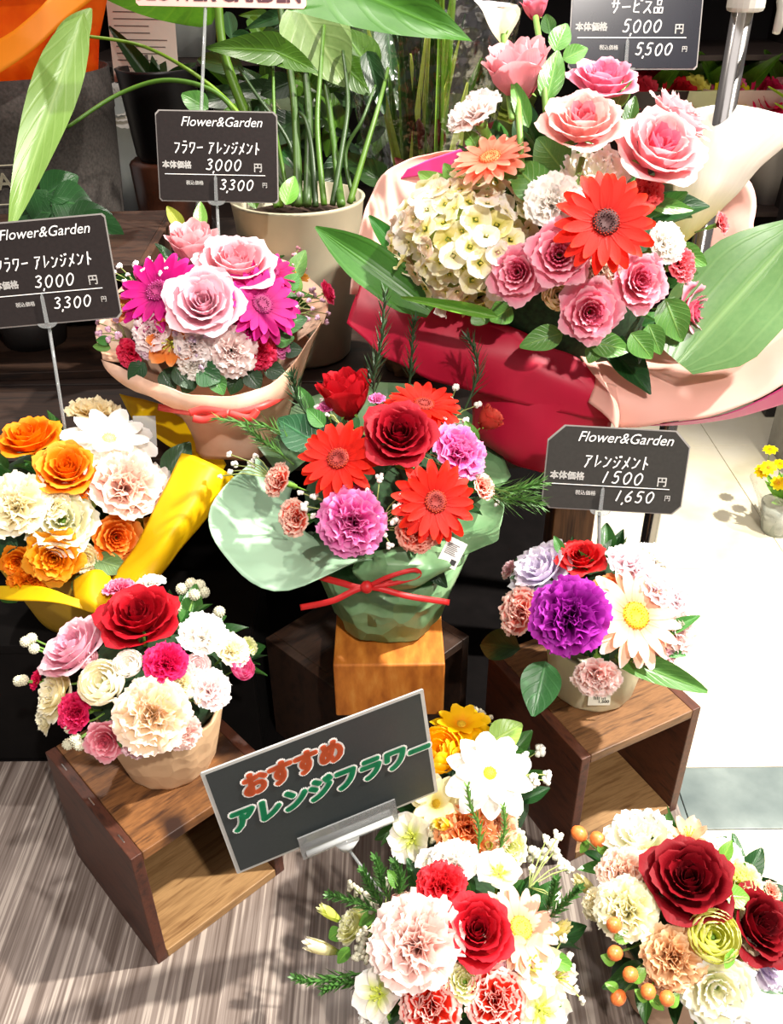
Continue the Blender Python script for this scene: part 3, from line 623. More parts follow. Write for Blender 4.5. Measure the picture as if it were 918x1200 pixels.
build(mb,'clip_plate',clear(.04,'#f4f6f6',.30),hd,False)
mb=MB(); mb.tube([B@Vector((-W*.18,-H*.50,.008)),B@Vector((W*.25,-H*.50,.008))],.0026,10); build(mb,'hinge_bar',clear(.1,'#eef2f2',.8),hd)
mb=MB(); a=B@Vector((.003,-H*.55,.002)); mb.tube([a,a-Vector((0,0,.012))],[.012,.007],12); build(mb,'socket',clear(.08,'#e8eeee',.8),hd)
mb=MB(); mb.tube([a-Vector((0,0,.012)),Vector((.03,.44,.075))],.0013,8); build(mb,'rod',CLR,hd)
# ================================================ POTS
def pot(parent,c,r0,r1,h,mat,name='pot',flute=.012,nf=14,rim=.003):
    mb=MB(); mb.lathe([(0,.001),(r0*.96,.0008),(r0,.004),(r0+(r1-r0)*.5,h*.5),(r1,h-.002),(r1,h),(r1-rim,h),(r1-rim-.001,h-.01),(r0*.8,.01),(0,.01)],56,c=c,flute=flute,nf=nf)
    return build(mb,name,mat,parent)
PK='#f4a3b4'
# palettes: base, edge, deep
C_red=('#c40a1e','#d81428','#8a0414'); C_dred=('#8c0514','#a30a1c','#4c020a'); C_pink=('#f3b6c2','#f9dbe0','#e08aa0'); C_pink2=('#ef9aa8','#f8c6cc','#dc5470')
C_hot=('#e0104e','#f0306c','#b00836'); C_white=('#fffaf2','#fffdf9','#f8f0d8'); C_cream=('#f9edbe','#fdf6da','#e9d98a'); C_champ=('#f3c8a0','#f6d4c4','#eab46c')
C_yel=('#ffc400','#ffd836','#f09a00'); C_orn=('#f58000','#ff9c1e','#dc5600'); C_gred=('#e01c08','#f03010','#a80c04'); C_mag=('#c40878','#dc2896','#8e0454')
C_pur=('#8c14a4','#ab34c2','#560868'); C_pkcar=('#e45cac','#f19acc','#c0347e'); C_coral=('#ee6a52','#ffd9c8','#d8402c',.84); C_salmon=('#f59a7c','#fbc4b0','#e8704c')
C_lil=('#e9c3d8','#f5e0ec','#cf9ab8'); C_redw=('#e0301c','#ffd6cc','#c01810',.86); C_lime=('#dfe68a','#f3f2c8','#b9cc4e')
KRAFT=paper('#d9b48c',.75,.08,.15,60)
# ================================================ LEFT SMALL POT ON CRATE
A=Arr('flower_arrangement','small kraft pot arrangement with a big dark red rose, on the left crate','flower arrangement',(-.215,.598,.158),(-.213,.600,.250),.098,.078)
pot(A.root,(-.215,.598,.158),.043,.057,.070,KRAFT,flute=.015,nf=14)
A.filler(26,1)
f=A.flower
f('rose',163,722,46,('#b00a1c','#c41226','#6e0410'),'large deep red rose',fy=.05,push=-.012)
f('rose',86,758,43,('#f0b4c6','#f9dde4','#d98aa4'),'pale pink rose opening to the left',fx=-.35,fy=.25,push=-.008)
f('carn',195,777,29,('#d80a54','#ee2a70','#a8063c'),'magenta carnation',push=-.006)
f('carn',140,690,22,('#ee6a9c','#f8a8c4','#d83a74'),fy=.4); f('carn',178,683,19,C_white,fy=.4)
f('carn',238,744,33,C_white,'white carnation',push=-.004); f('carn',272,762,25,('#fdf4cf','#fffbe8','#d9dc8a'),fx=.3); f('carn',292,757,13,C_lime,fx=.5)
f('ranunculus',284,781,17,('#e65c96','#f08ab4','#c83a74'),'pink ranunculus bud',fx=.4); f('ranunculus',150,778,18,C_white,push=-.004)
f('ranunculus',118,799,29,('#fdf6dc','#fffdf2','#dfe07a'),'creamy white ranunculus',push=-.004); f('ranunculus',102,772,14,C_pink)
f('lisi',62,813,28,('#fdf3c8','#fffbe6','#e9cf5a'),fx=-.4); f('lisi',50,842,17,('#fdf6d2','#fffbe6','#d9dc6a'),fx=-.4,fy=-.2); f('carn',44,797,15,C_hot,fx=-.5)
f('carn',88,834,27,('#d40c4c','#ee3c74','#a00638'),fx=-.2,fy=-.2); f('spray',122,869,24,('#ee8c9c','#f8bcc4','#e0526e'),'pink spray rose',fy=-.3)
f('carn',178,838,50,('#f8dcb0','#fbe6d4','#eec46a'),'champagne carnation',push=-.006,fy=-.1); f('carn',160,872,20,C_pink,fy=-.5); f('carn',215,858,24,('#f6c4ba','#fbe2da','#eaa678'),fy=-.4,fx=.2)
f('carn',247,808,28,('#fde4e4','#fff6f4','#f0bcc8'),'white carnation tinged pink',fx=.3); f('ranunculus',231,780,17,('#fdeaea','#fff8f6','#f2ccd2'),fx=.2); f('carn',213,800,18,C_cream)
A.berries([(30,752),(40,760),(37,748)],6,label='silvery brunia cluster'); A.berries([(27,797),(22,798)],6); A.berries([(82,853),(88,866),(80,872),(93,873),(213,690),(224,684),(234,686),(228,697),(239,694),(257,717),(206,712)],6.5)
A.berries([(222,815),(232,822),(238,812),(228,804)],4)
# ================================================ RIGHT SMALL POT ON CRATE
A=Arr('flower_arrangement','small cream pot arrangement with one purple carnation, on the right crate','flower arrangement',(.207,.690,.158),(.205,.688,.262),.092,.074)
pot(A.root,(.207,.690,.158),.043,.052,.068,plain('#cfc9a8',.5,var=.06),flute=.010,nf=12)
A.filler(24,2); f=A.flower
mb=MB(); mb.box((-.011,-.0005,-.009),(.011,.0005,.009)); q=at(694,811,.845); o=obj('price_sticker',mb.mesh('s',False),plain('#e9e6d6',.5,var=.03),A.root,loc_of(A.root)@Matrix.Translation((.203,.6405,.187))@Matrix.Rotation(-.12,4,'X'))
mb=MB(); put_text(mb,'||||·|||',0,.002,.006,.0001); put_text(mb,'1,500',.004,-.004,.005,.0001); obj('sticker_text',mb.mesh('s',False),plain('#222222',.6),o,Matrix.Translation((0,-.0008,0))@Matrix.Rotation(PI/2,4,'X'))
f('carn',668,722,54,('#920c8c','#b834b4','#5a065c'),'large purple carnation',push=-.022)
f('spray',682,651,28,('#d81a20','#ea3a38','#a00a12'),'red spray rose',fy=.2); f('lisi',632,664,35,('#eee4f6','#fbf7fd','#c9b4e0'),'white lisianthus tinged lavender',fx=-.35,fy=.2)
f('carn',610,716,34,('#ec7c6c','#ffd8cc','#d84a40',.86),'coral carnation with pale edges',fx=-.5); f('carn',597,668,14,C_pink,fx=-.5)
f('gerb',744,722,60,('#fcd0b4','#fde6d8','#f09868'),'pale peach gerbera with yellow centre',fx=.35,centre='#e9c41e',rim='#d98a2a',push=-.002)
f('carn',740,662,34,('#fbe0e6','#fff6f8','#f0b6c8'),fx=.25,fy=.35); f('carn',795,738,32,('#fbd8d4','#fff0ec','#f2a898'),fx=.6); f('carn',768,655,27,C_white,fx=.4,fy=.4); f('carn',792,700,28,('#fbe6ea','#fff6f8','#f0c0cc'),fx=.6); f('carn',778,762,24,C_pink,fx=.5,fy=-.3); f('carn',770,690,30,('#fbe6ea','#fff6f8','#f0c0cc'),fx=.5,fy=.2)
f('carn',700,792,33,('#fbc8c0','#fff0ec','#f09c90'),'pale pink carnation hanging over the rim',fy=-.5,push=-.014); f('spray',716,690,20,('#f07838','#f8a060','#e05018'),push=.004); f('carn',760,775,24,C_pink,fx=.3,fy=-.3)
A.leaf(640,775,625,838,46,('#2f6b33','#5aa05a'),push=.0,tpush=-.02,bend=.15,label='broad dark leaf hanging left of the pot',veins=5)
A.leaf(720,768,834,810,32,('#3a6b2a','#6a9a45'),'long',tpush=-.01,bend=.2,label='long leaf arching to the right'); A.leaf(770,760,806,768,14,('#3a7a34','#5a9a45'),fold=.2)
A.leaf(610,760,558,752,40,('#12260f','#1f3a1a'),tpush=.05); A.leaf(770,745,822,720,16,tpush=.0); A.leaf(660,650,650,628,12)
# ================================================ GREEN WRAPPED ARRANGEMENT (centre)
A=Arr('flower_arrangement','red rose and gerbera arrangement in pale green paper on the orange block','flower arrangement',(0,.735,.22),(-.004,.742,.352),.122,.118)
root=A.root; f=A.flower; GP=paper('#8db384',.35,.25,.9,34,'#6c9a68'); GP2=paper('#b4d8b8',.4,.3,.12,14)
mb=MB(); N=60; prof=[(.0,.001),(.050,.001),(.055,.006),(.066,.045),(.078,.088),(.074,.088),(.06,.03),(0,.02)]; V=[]
from mathutils import noise as mn
for r,z in prof:
    for k in range(N):
        a=2*PI*k/N; q=r*(1+.035*math.cos(6*a+.4)+.07*mn.noise(Vector((math.cos(a)*4,math.sin(a)*4,z*60)))); V.append((q*math.cos(a)-.004,q*math.sin(a)+.735,z+.22))
mb.add(V,[(i*N+k,i*N+(k+1)%N,(i+1)*N+(k+1)%N,(i+1)*N+k) for i in range(len(prof)-1) for k in range(N)]); build(mb,'paper_wrap',GP,root)
S=lambda *r:[[at(*p) for p in q] for q in r]
sheet('paper_sheet',S([(300,536,.90),(246,592,.85),(258,645,.82),(322,692,.80),(425,655,.80)],[(320,552,.92),(290,590,.88),(300,625,.855),(345,655,.83),(440,655,.81)],[(345,565,.93),(340,590,.90),(350,615,.875),(380,635,.85),(450,645,.83)]),GP2,root,6,noise=.0008,label='smooth pale green paper wing')
sheet('paper_sheet',S([(545,585,.86),(575,582,.84),(590,590,.82),(588,612,.81)],[(520,615,.84),(555,620,.825),(575,625,.81),(585,630,.80)],[(500,650,.82),(530,652,.81),(550,648,.80),(578,636,.795)]),GP,root,6,noise=.002)
sheet('paper_sheet',S([(300,520,.93),(340,480,.97),(400,455,1.0),(480,450,1.0),(560,490,.98),(600,560,.93)],[(330,560,.93),(360,540,.95),(410,520,.96),(480,520,.96),(540,540,.94),(570,580,.9)]),GP,root,5,noise=.002)
sheet('paper_sheet',S([(425,650,.815),(470,640,.812),(520,635,.812),(545,640,.82)],[(415,672,.807),(470,668,.79),(520,662,.795),(540,660,.81)],[(440,690,.825),(465,692,.812),(500,680,.81),(530,668,.82)]),GP,root,6,noise=.003)
A.filler(34,3,cols=(('#1c3f22','#3b6a35'),('#24502a','#4d7f3d'),('#142c18','#2a5228')))
f('bud',405,462,36,('#b8101c','#cc1a28','#7a0610'),'upright red rose at the back',fy=.6,push=-.01,sq=1.05); f('rose',468,508,42,('#9c0a1e','#b0142a','#5c0410'),'dark red rose at the centre',push=-.016,fy=-.1)
GC=dict(centre='#7c1408',rim='#d8542a')
f('gerb',397,538,47,C_gred,'red gerbera on the left',push=-.008,fy=-.15,**GC); f('gerb',510,588,49,C_gred,'red gerbera at lower right',push=-.010,fx=.1,fy=-.2,**GC); f('gerb',497,475,44,C_gred,'red gerbera behind the centre rose',fy=.3,**GC)
f('carn',413,612,46,C_pkcar,'orchid pink carnation in front',fy=-.25,push=-.006); f('carn',538,530,40,C_pkcar,'orchid pink carnation on the right',fx=.25,push=-.002)
f('carn',327,563,24,C_coral,fx=-.4); f('carn',346,606,26,C_coral,fx=-.3,fy=-.2); f('carn',490,622,30,('#e4503c','#f8b09c','#c02c1c',.86),fy=-.4); f('carn',567,571,18,C_coral,fx=.4); f('carn',420,585,20,('#b8346c','#d86a9c','#8a1c4c'),push=.006)
f('carn',383,478,14,C_pkcar,fy=.4); f('carn',442,468,12,C_pkcar,fy=.4); f('bud',574,491,18,('#e0483c','#ee6a58','#b82a20'),'coral red bud on the right',fx=.6,fy=.4)
A.breath([(352,577),(357,593),(367,604),(368,582),(385,580),(431,576),(445,560),(434,585),(466,593),(470,580),(462,610),(468,596),(445,608),(458,638),(500,605),(500,632),(530,620),(452,625),(520,560),(541,565)],4.3,(440,620),label='white baby breath dots in front')
A.breath([(268,532),(274,545),(295,543),(300,535),(258,558),(270,552)],4,(320,560)); A.breath([(530,470),(520,490),(545,492),(525,465),(560,475),(582,590),(535,455)],3.6,(520,500)); A.breath([(378,470),(384,485),(372,478),(560,555),(548,560)],3.6,(400,500))
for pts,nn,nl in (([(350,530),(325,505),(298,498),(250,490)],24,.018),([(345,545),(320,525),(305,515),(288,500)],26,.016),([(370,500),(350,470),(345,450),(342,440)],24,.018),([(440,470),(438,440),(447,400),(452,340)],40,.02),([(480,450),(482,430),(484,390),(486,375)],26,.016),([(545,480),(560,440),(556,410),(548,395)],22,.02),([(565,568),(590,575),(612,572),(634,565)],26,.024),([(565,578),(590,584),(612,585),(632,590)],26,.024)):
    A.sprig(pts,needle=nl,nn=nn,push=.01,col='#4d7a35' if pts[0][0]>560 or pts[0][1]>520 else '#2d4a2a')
A.leaf(372,520,325,490,46,('#1d4a2c','#3b7a4a'),push=.01,fold=.2,label='dark glossy rose leaf'); A.leaf(365,485,350,452,18); A.leaf(462,545,490,545,12,('#5a8a35','#8ab455')); A.leaf(380,500,360,478,20); A.leaf(560,520,545,492,14,('#3f7a30','#7aa84a'))
rb=plain('#c21a1c',.5,var=.08)
def strap(name,pts,wd,mat,parent,th=.0008):
    P=spline([Vector(p) for p in pts],8); V=[];L=len(P)
    for i,p in enumerate(P):
        t=(P[min(i+1,L-1)]-P[max(i-1,0)]).normalized(); v=(p-CAM).normalized(); sd=t.cross(v).normalized()*wd/2; V+=[p+sd,p-sd]
    o=obj(name,mesh(name,V,[(2*i,2*i+1,2*i+3,2*i+2) for i in range(L-1)]),mat,parent,loc_of(parent)); m=o.modifiers.new('t','SOLIDIFY'); m.thickness=th; return o
strap('ribbon',[at(365,673,.823),at(400,683,.806),at(430,689,.80),at(480,676,.80),at(527,664,.815)],.006,rb,root); strap('ribbon',[at(352,712,.81),at(390,704,.798),at(430,688,.798),at(480,699,.80),at(527,706,.82)],.0055,rb,root)
mb=MB(); mb.ball(at(430,688,.798),.006,8,6); build(mb,'ribbon_knot',rb,root)
strap('ribbon',[at(430,688,.798),at(455,676,.79),at(485,668,.79),at(490,675,.795),at(460,684,.797),at(430,688,.798)],.004,rb,root)
tg=card_basis(at(530,648,.795),-.45,.2); mb=MB(); mb.box((-.009,-.013,0),(.009,.013,.0004)); mb.box((.002,-.010,.0005),(.007,-.005,.0006),1); 
for i in range(7): mb.box((-.007,-.002+i*.0016,.0005),(.004-.001*(i%3),-.0015+i*.0016,.0006),1)
obj('price_tag',mb.mesh('tag',False),[WHITE,plain('#333333',.6)],root,loc_of(root)@tg)
# ================================================ PINK ROSE ARRANGEMENT (upper left)
A=Arr('flower_arrangement','pink roses and magenta gerberas in patterned beige paper on the back shelf','flower arrangement',(-.195,.955,.33),(-.198,.955,.472),.132,.092)
root=A.root; f=A.flower; BP=paper('#e6b898',.6,.25,.25,22,'#f2d2bc')
mb=MB(); mb.lathe([(0,.001),(.055,.001),(.062,.02),(.085,.07),(.10,.10),(.097,.10),(.06,.03),(0,.02)],40,c=(-.19,.955,.33),flute=.03,nf=7); build(mb,'paper_wrap',BP,root)
sheet('paper_sheet',S([(118,420,.92),(165,442,.89),(225,462,.865),(290,462,.865),(340,430,.88),(378,376,.93)],[(135,445,.91),(175,462,.885),(230,480,.87),(290,480,.87),(335,455,.885),(362,410,.93)],[(215,490,.935),(225,492,.92),(250,500,.905),(290,500,.905),(318,495,.915),(338,485,.94)],[(228,530,.965),(238,535,.95),(262,540,.94),(290,540,.94),(305,535,.95),(318,525,.97)]),BP,root,6,noise=.002,label='beige paper collar with pink print')
sheet('paper_sheet',S([(118,420,.93),(112,385,1.0),(150,330,1.06),(230,290,1.1),(320,300,1.1),(380,340,1.05),(380,378,.95)],[(150,430,.95),(150,400,1.0),(180,370,1.04),(240,350,1.06),(310,350,1.06),(345,370,1.02),(350,400,.96)]),BP,root,5,noise=.002)
A.filler(34,4); 
f('rose',238,354,43,('#efbecb','#fae4ea','#dc9cb0'),'pale pink rose in front',push=-.016); f('rose',277,308,46,('#f0b0ba','#fadbe0','#dc8494'),'pink rose behind',fy=.25,push=-.006); f('bud',226,286,32,('#eda6ae','#f8d0d4','#d67c8a'),'pink rose at the back',fy=.5,push=.0)
MG=dict(centre='#7a0a4a',rim='#d0489a'); f('gerb',186,342,50,C_mag,'magenta gerbera on the left',fx=-.25,**MG); f('gerb',307,357,46,C_mag,'magenta gerbera on the right',fx=.2,push=-.008,**MG); f('gerb',318,318,34,('#b80e62','#d02e82','#8a0444'),fx=.3,fy=.3,**MG)
f('carn',178,388,28,('#fbe2e2','#fff6f4','#f2c4c8'),fx=-.2); f('carn',227,402,27,('#fbeeea','#fffaf8','#f4d8d0'),fy=-.3); f('carn',272,412,34,('#fbe4e0','#fff6f2','#f0b8b0'),'white carnation tinged pink',fy=-.3)
f('carn',152,414,21,('#e41a4c','#f04c70','#b80a30'),'small crimson carnation',fx=-.3,fy=-.3); f('carn',305,413,24,('#e4184c','#f24a74','#b40830'),fx=.2,fy=-.3); f('carn',290,385,18,C_mag)
f('alst',198,404,32,('#f28a3c','#f8b478','#f4d8a0'),'orange alstroemeria',fy=-.3,push=-.006); f('alst',145,362,22,('#e88a4c','#f6b890','#e86a3c'),fx=-.4); f('spray',386,342,14,('#e02a62','#ee5c86','#b81444'),'small pink bud on the right',fx=.5); f('alst',118,345,14,C_salmon,fx=-.5); f('alst',352,322,14,('#f0a030','#f8c060','#e07818'),fx=.5)
A.breath([(132,318),(140,312),(150,322),(126,325),(158,310),(175,305),(184,312),(146,330),(168,318),(188,320),(196,316)],3.2,(165,345),'#f4eef0'); A.breath([(114,378),(128,386),(116,391),(128,398),(136,375),(118,405),(140,392)],3.6,(150,400),'#e2b4d0',label='pale pink filler sprigs')
A.breath([(352,345),(362,352),(370,346),(378,352),(366,362),(372,372),(382,378),(360,375),(385,368),(366,340),(340,385),(318,392),(348,360)],3.6,(340,370),'#f0c4dc'); A.breath([(345,300),(350,292),(355,305),(342,310),(358,316)],3,(340,320),'#c88a96'); A.breath([(205,390),(210,408),(232,418),(236,430),(226,398),(178,420),(242,392)],3.4,(220,420),'#c8b0c8')
A.leaf(232,432,258,446,34,('#1f5028','#3b7a3a'),'ovate',push=-.006,nrm=(.3,-1,.5),label='dark glossy leaf over the collar'); A.leaf(270,430,240,402,34,('#1f5028','#3b7a3a'),push=-.008); A.leaf(245,440,190,432,14,('#1f5028','#3b7a3a'),push=-.004); A.leaf(250,440,262,462,22,push=-.008)
for a in ((170,425,150,445,22),(190,435,205,458,22),(205,430,225,455,24),(290,435,305,455,24),(310,430,335,440,22),(330,410,355,410,20),(280,440,270,462,20),(225,440,215,462,20)): A.leaf(*a,('#1a3a1e','#2f5a2a'),push=-.002)
f('carn',228,428,22,C_white,fy=-.3); f('carn',330,405,18,C_pkcar,fx=.3); f('carn',175,405,18,C_lil,fy=-.2)
A.leaf(340,330,358,292,22,('#3a6a2c','#7aa04a'),push=.01); A.leaf(335,340,350,320,20); A.leaf(325,385,360,372,24,('#2c5a2a','#4a8a40')); A.leaf(345,345,352,325,14,('#5a8a35','#8ab455')); A.leaf(130,400,112,398,12); A.leaf(130,408,108,405,12,('#4a7a35','#8ab455')); A.leaf(320,400,345,395,20); A.leaf(215,270,195,240,16,('#7a8a2a','#a8a83a'),push=.02); A.leaf(235,270,235,235,16,('#5a8a35','#8ab455'),push=.02)
rp=plain('#d63a34',.45,var=.06); strap('ribbon',[at(185,477,.92),at(225,483,.872),(at(265,485,.862)),at(310,475,.868),at(345,455,.91)],.007,rp,root,.0005)
for q in ([(268,484),(240,492),(226,490)],[(268,484),(292,490),(302,480)],[(268,484),(240,480),(222,484)]): strap('ribbon_loop',[at(x,y,.858) for x,y in q],.007,rp,root)
# ================================================ YELLOW WRAPPED ARRANGEMENT (left)
A=Arr('flower_arrangement','orange and white flower arrangement wrapped in yellow paper at the left edge','flower arrangement',(-.345,.80,.18),(-.345,.80,.318),.118,.088)
root=A.root; f=A.flower; YP=paper('#f6d000',.5,.35,.12,20,'#eec000'); YP_SHADED=paper('#c9a02a',.6,.2,.2,20)  # second yellow is the same paper with shade put into its colour
mb=MB(); mb.lathe([(0,.001),(.052,.001),(.056,.01),(.07,.06),(.08,.095),(.077,.095),(.055,.02),(0,.02)],40,c=(-.345,.80,.18),flute=.015,nf=5); build(mb,'paper_wrap',YP_SHADED,root)
sheet('paper_sheet',S([(126,690,.86),(172,612,.86),(214,532,.89)],[(150,690,.84),(205,620,.835),(246,542,.87)],[(175,690,.87),(225,630,.865),(275,560,.89)]),YP,root,8,noise=.0012,label='bright yellow paper fold on the right')
sheet('paper_sheet',S([(140,462,1.04),(200,478,1.02),(240,505,1.0),(266,545,.96)],[(160,500,1.0),(195,520,.98),(220,540,.96),(250,570,.93)]),YP,root,6,noise=.001)
sheet('paper_sheet',S([(-30,688,.87),(40,686,.84),(85,700,.83),(125,712,.84)],[(-30,702,.87),(30,704,.835),(75,708,.825),(120,722,.84)]),YP,root,6,noise=.001)
sheet('paper_sheet',S([(86,680,.86),(108,668,.85),(128,672,.86)],[(88,702,.835),(108,700,.825),(135,696,.84)],[(100,715,.83),(118,716,.83),(150,705,.85)]),YP,root,6,noise=.001)
A.filler(30,5)
f('rose',34,512,36,C_orn,'orange rose at the upper left',fx=-.1,fy=.3); f('rose',78,548,36,('#f28a10','#ffa630','#dc5a00'),'orange rose at the centre',push=-.010); f('spray',137,630,28,('#f07a1c','#fba850','#d8500c'),'orange spray rose',fy=-.2,push=-.004); f('spray',63,654,33,('#f29a10','#ffb838','#e07000'),'golden orange rose',fy=-.3,push=-.006); f('carn',35,680,28,C_orn,fy=-.4); f('spray',20,660,20,C_orn,fy=-.2)
f('daisy',128,516,54,('#fffdf6','#ffffff','#f4f0c8'),'large white daisy chrysanthemum',fy=.2,push=-.012,centre='#dfe08a'); f('carn',112,486,38,('#f6e2ac','#fbf0d0','#e8c878'),fy=.4); f('carn',20,592,46,('#fbf0c8','#fffae6','#eadc90'),'cream carnation',fx=-.1,push=-.004)
f('carn',148,568,52,('#f6ccbc','#fdeadc','#e8a890'),'cream carnation with pinkish centre',push=-.008); f('daisy',183,572,34,('#fffdf6','#ffffff','#f4f0c8'),fx=.3,centre='#dfe08a'); f('lisi',72,608,37,('#f1efcb','#fbfae6','#c9cf9a'),'greenish white lisianthus',fy=-.1); f('carn',60,590,24,C_cream); f('freesia',197,540,15,('#dfe66a','#eef0a0','#a8c840'),fx=.4,fy=.3); f('alst',180,618,18,('#f8b040','#fcd080','#f08a20'),fx=.3); f('lisi',100,655,16,C_cream,fy=-.2); f('carn',100,570,20,C_orn,push=.004)
A.leaf(195,560,222,518,34,('#1f4424','#3a6a35'),push=.015); A.leaf(110,655,150,668,28,('#4a6a35','#7a9a55')); A.leaf(10,620,-10,650,40,('#1f4424','#2f5a30'),push=.004); A.leaf(85,680,110,692,24,('#2a5a2c','#4a7a3a')); A.leaf(5,690,20,705,24); A.leaf(105,570,108,600,16,('#7a9a3a','#b0c060')); A.leaf(175,650,150,690,20)
mb=MB(); mb.box((-.012,-.016,0),(.012,.016,.0006)); obj('plastic_tag',mb.mesh('t',False),clear(.08,'#eef2f2',.8),root,loc_of(root)@card_basis(at(170,505,.95),0,.2))
# ================================================ BIG BOUQUET
A=Arr('flower_bouquet','big pink rose and hydrangea bouquet wrapped in crimson and salmon paper','bouquet',(.165,.965,.33),(.172,.925,.495),.168,.235,.35)
root=A.root; f=A.flower; RP=paper('#c4123c',.5,.12,.10,12,'#b80e34'); SP=paper('#f7c2b2',.5,.30,.10,12,'#f8cdc0'); WP=paper('#f8ead8',.5,.4,.08,10); YW=paper('#f3e070',.5,.4,.08,10); MP=paper('#d8408c',.45,.2,.08,10)
mb=MB(); mb.lathe([(0,.001),(.062,.001),(.06,.03),(.055,.075),(.075,.11),(.12,.17),(.118,.17),(.05,.08),(0,.08)],48,c=(.165,.975,.33),flute=.03,nf=9); build(mb,'paper_wrap',RP,root)
sheet('paper_sheet',S([(555,176,1.06),(505,180,1.02),(455,200,.97),(425,255,.93),(410,345,.90)],[(560,200,1.07),(520,198,1.05),(478,222,1.0),(455,280,.97),(440,350,.93)],[(580,300,1.08),(540,300,1.06),(510,320,1.02),(490,350,.98),(500,400,.94)]),SP,root,6,noise=.0008,mats2=SP,label='salmon inner paper curling up on the left')
sheet('paper_sheet',S([(548,172,1.03),(505,186,1.0),(478,198,.985)],[(520,205,1.03),(500,205,1.01),(470,210,.99)]),MP,root,6,noise=.0004)
sheet('paper_sheet',S([(430,318,.925),(470,345,.90),(540,366,.885),(610,388,.88),(690,430,.88)],[(416,350,.91),(462,380,.892),(540,410,.875),(610,425,.87),(705,465,.88)],[(408,378,.905),(455,422,.90),(535,455,.90),(600,470,.89),(722,496,.89)]),RP,root,6,noise=.0018,label='crimson outer paper wing on the left')
sheet('paper_sheet',S([(540,375,.885),(600,385,.875),(655,408,.875),(700,436,.88)],[(552,440,.91),(600,445,.885),(660,460,.88),(718,480,.885)],[(552,500,.95),(595,520,.915),(655,520,.91),(712,520,.93)],[(565,520,.97),(610,549,.94),(660,552,.935),(700,545,.95)]),RP,root,7,noise=.0022,label='crimson paper skirt in front')
sheet('paper_sheet',S([(640,400,.92),(740,405,.94),(830,385,.92),(945,300,.88)],[(665,428,.885),(750,450,.885),(850,435,.86),(950,375,.83)],[(722,500,.885),(790,495,.86),(860,480,.835),(955,432,.81)]),SP,root,7,noise=.0012,label='salmon paper wing spreading to the right')
sheet('paper_sheet',S([(745,500,.895),(800,494,.87),(865,480,.845),(955,434,.82)],[(760,499,.90),(810,497,.885),(870,487,.87),(955,462,.86)]),MP,root,6,noise=.0004)
sheet('paper_sheet',S([(690,470,.878),(700,425,.88),(680,418,.885)],[(725,505,.87),(722,470,.862),(700,440,.87)],[(700,540,.93),(735,495,.90),(735,455,.89)]),SP,root,6,noise=.002)
sheet('calla_lily',S([(783,292,.99),(788,297,.975),(796,291,.97)],[(786,250,1.0),(808,264,.955),(834,258,.955)],[(788,205,1.02),(822,216,.945),(864,228,.93)],[(772,162,1.05),(832,172,.945),(898,190,.90)],[(768,142,1.04),(850,124,.95),(960,145,.86)],[(775,150,1.07),(860,128,.99),(965,170,.87)]),petal_mat('#fffbf0','#ffffff','#d2c832'),root,6,noise=.0006,label='large white calla lily with a yellow throat flaring at the right')
sheet('paper_sheet',S([(840,215,1.05),(875,215,1.03),(885,260,1.03),(878,330,1.02)],[(800,250,1.08),(820,260,1.07),(830,300,1.06),(820,350,1.04)]),paper('#f6c8bc',.5,.35,.2,12),root,6,noise=.003)
A.filler(60,6,sz=.05)
f('bud',607,82,44,('#eb9aa4','#f6bcc2','#dc7484'),'tall pink rose at the top left of the bouquet',fy=.7,push=-.0); f('rose',683,142,48,('#f3b4ae','#fad4cc','#dc4a6a'),'pale pink rose with a deep pink heart',push=-.012,fy=.45); f('rose',708,92,40,('#ec8ca8','#f6b0c2','#d85c82'),'mid pink rose behind',fy=.5,push=.005); f('rose',774,172,54,('#f3a8b0','#fad0cc','#d83460'),'large open pink rose with raspberry heart',fx=.0,fy=.25,push=-.010); f('lisi',800,132,38,('#f6b8c0','#fbdcdc','#ea8ca0'),fx=.4,fy=.5,push=.012)
f('bud',628,8,18,('#e87c94','#f4a0b0','#d0506c'),fy=.7,push=.03); f('calla',590,22,26,('#fffbe8','#ffffff','#dfe07a'),'white calla lily at the top',fy=.7,push=.02)
f('carn',557,134,40,('#fdeeea','#fffaf6','#f8d8d2'),'white carnation on the left',fy=.5,fx=-.3,push=-.004); f('gerb',575,186,46,('#f28a70','#f8b49c','#e2603c'),'salmon gerbera seen from the side',fy=.75,push=.004,centre='#d8703c')
f('gerb',710,261,58,('#e41c06','#f23410','#b40c02'),'large red gerbera',push=-.022,centre='#3a0808',rim='#c8402a')
pk=('#ee8ca4','#f8c0cc','#de4a72')
for x,y,r,p,fx,fy,l in ((656,298,37,-.016,0,-.1,1),(606,319,34,-.006,-.2,-.1,0),(692,366,36,-.006,0,-.3,2),(752,329,34,-.004,.1,-.1,0),(818,364,33,.0,.4,-.2,3)): f('spray',x,y,r,pk,{0:None,1:'pink spray rose left of the red gerbera',2:'pink spray rose lowest in the bouquet',3:'pink spray rose at the right'}[l],fx=fx,fy=fy,push=p)
f('carn',798,310,24,('#ee5a6c','#f68a94','#d0304a'),fx=.3,push=.004); f('carn',845,262,16,('#ee6a74','#f8a0a4','#d8404c'),fx=.5,push=.02); f('carn',650,238,40,C_white,fy=.1,push=.006); f('lisi',696,200,36,('#fffbee','#ffffff','#eef0c0'),fy=.3,push=.015); f('carn',780,285,28,C_white,fx=.2,push=.006); f('carn',700,318,34,('#eed2c0','#f6e6d8','#c89488'),fy=-.1,push=.012); f('carn',760,225,22,('#f04a50','#f47a78','#c82c38'),push=.012); f('ranunculus',655,345,20,C_cream,push=.01)
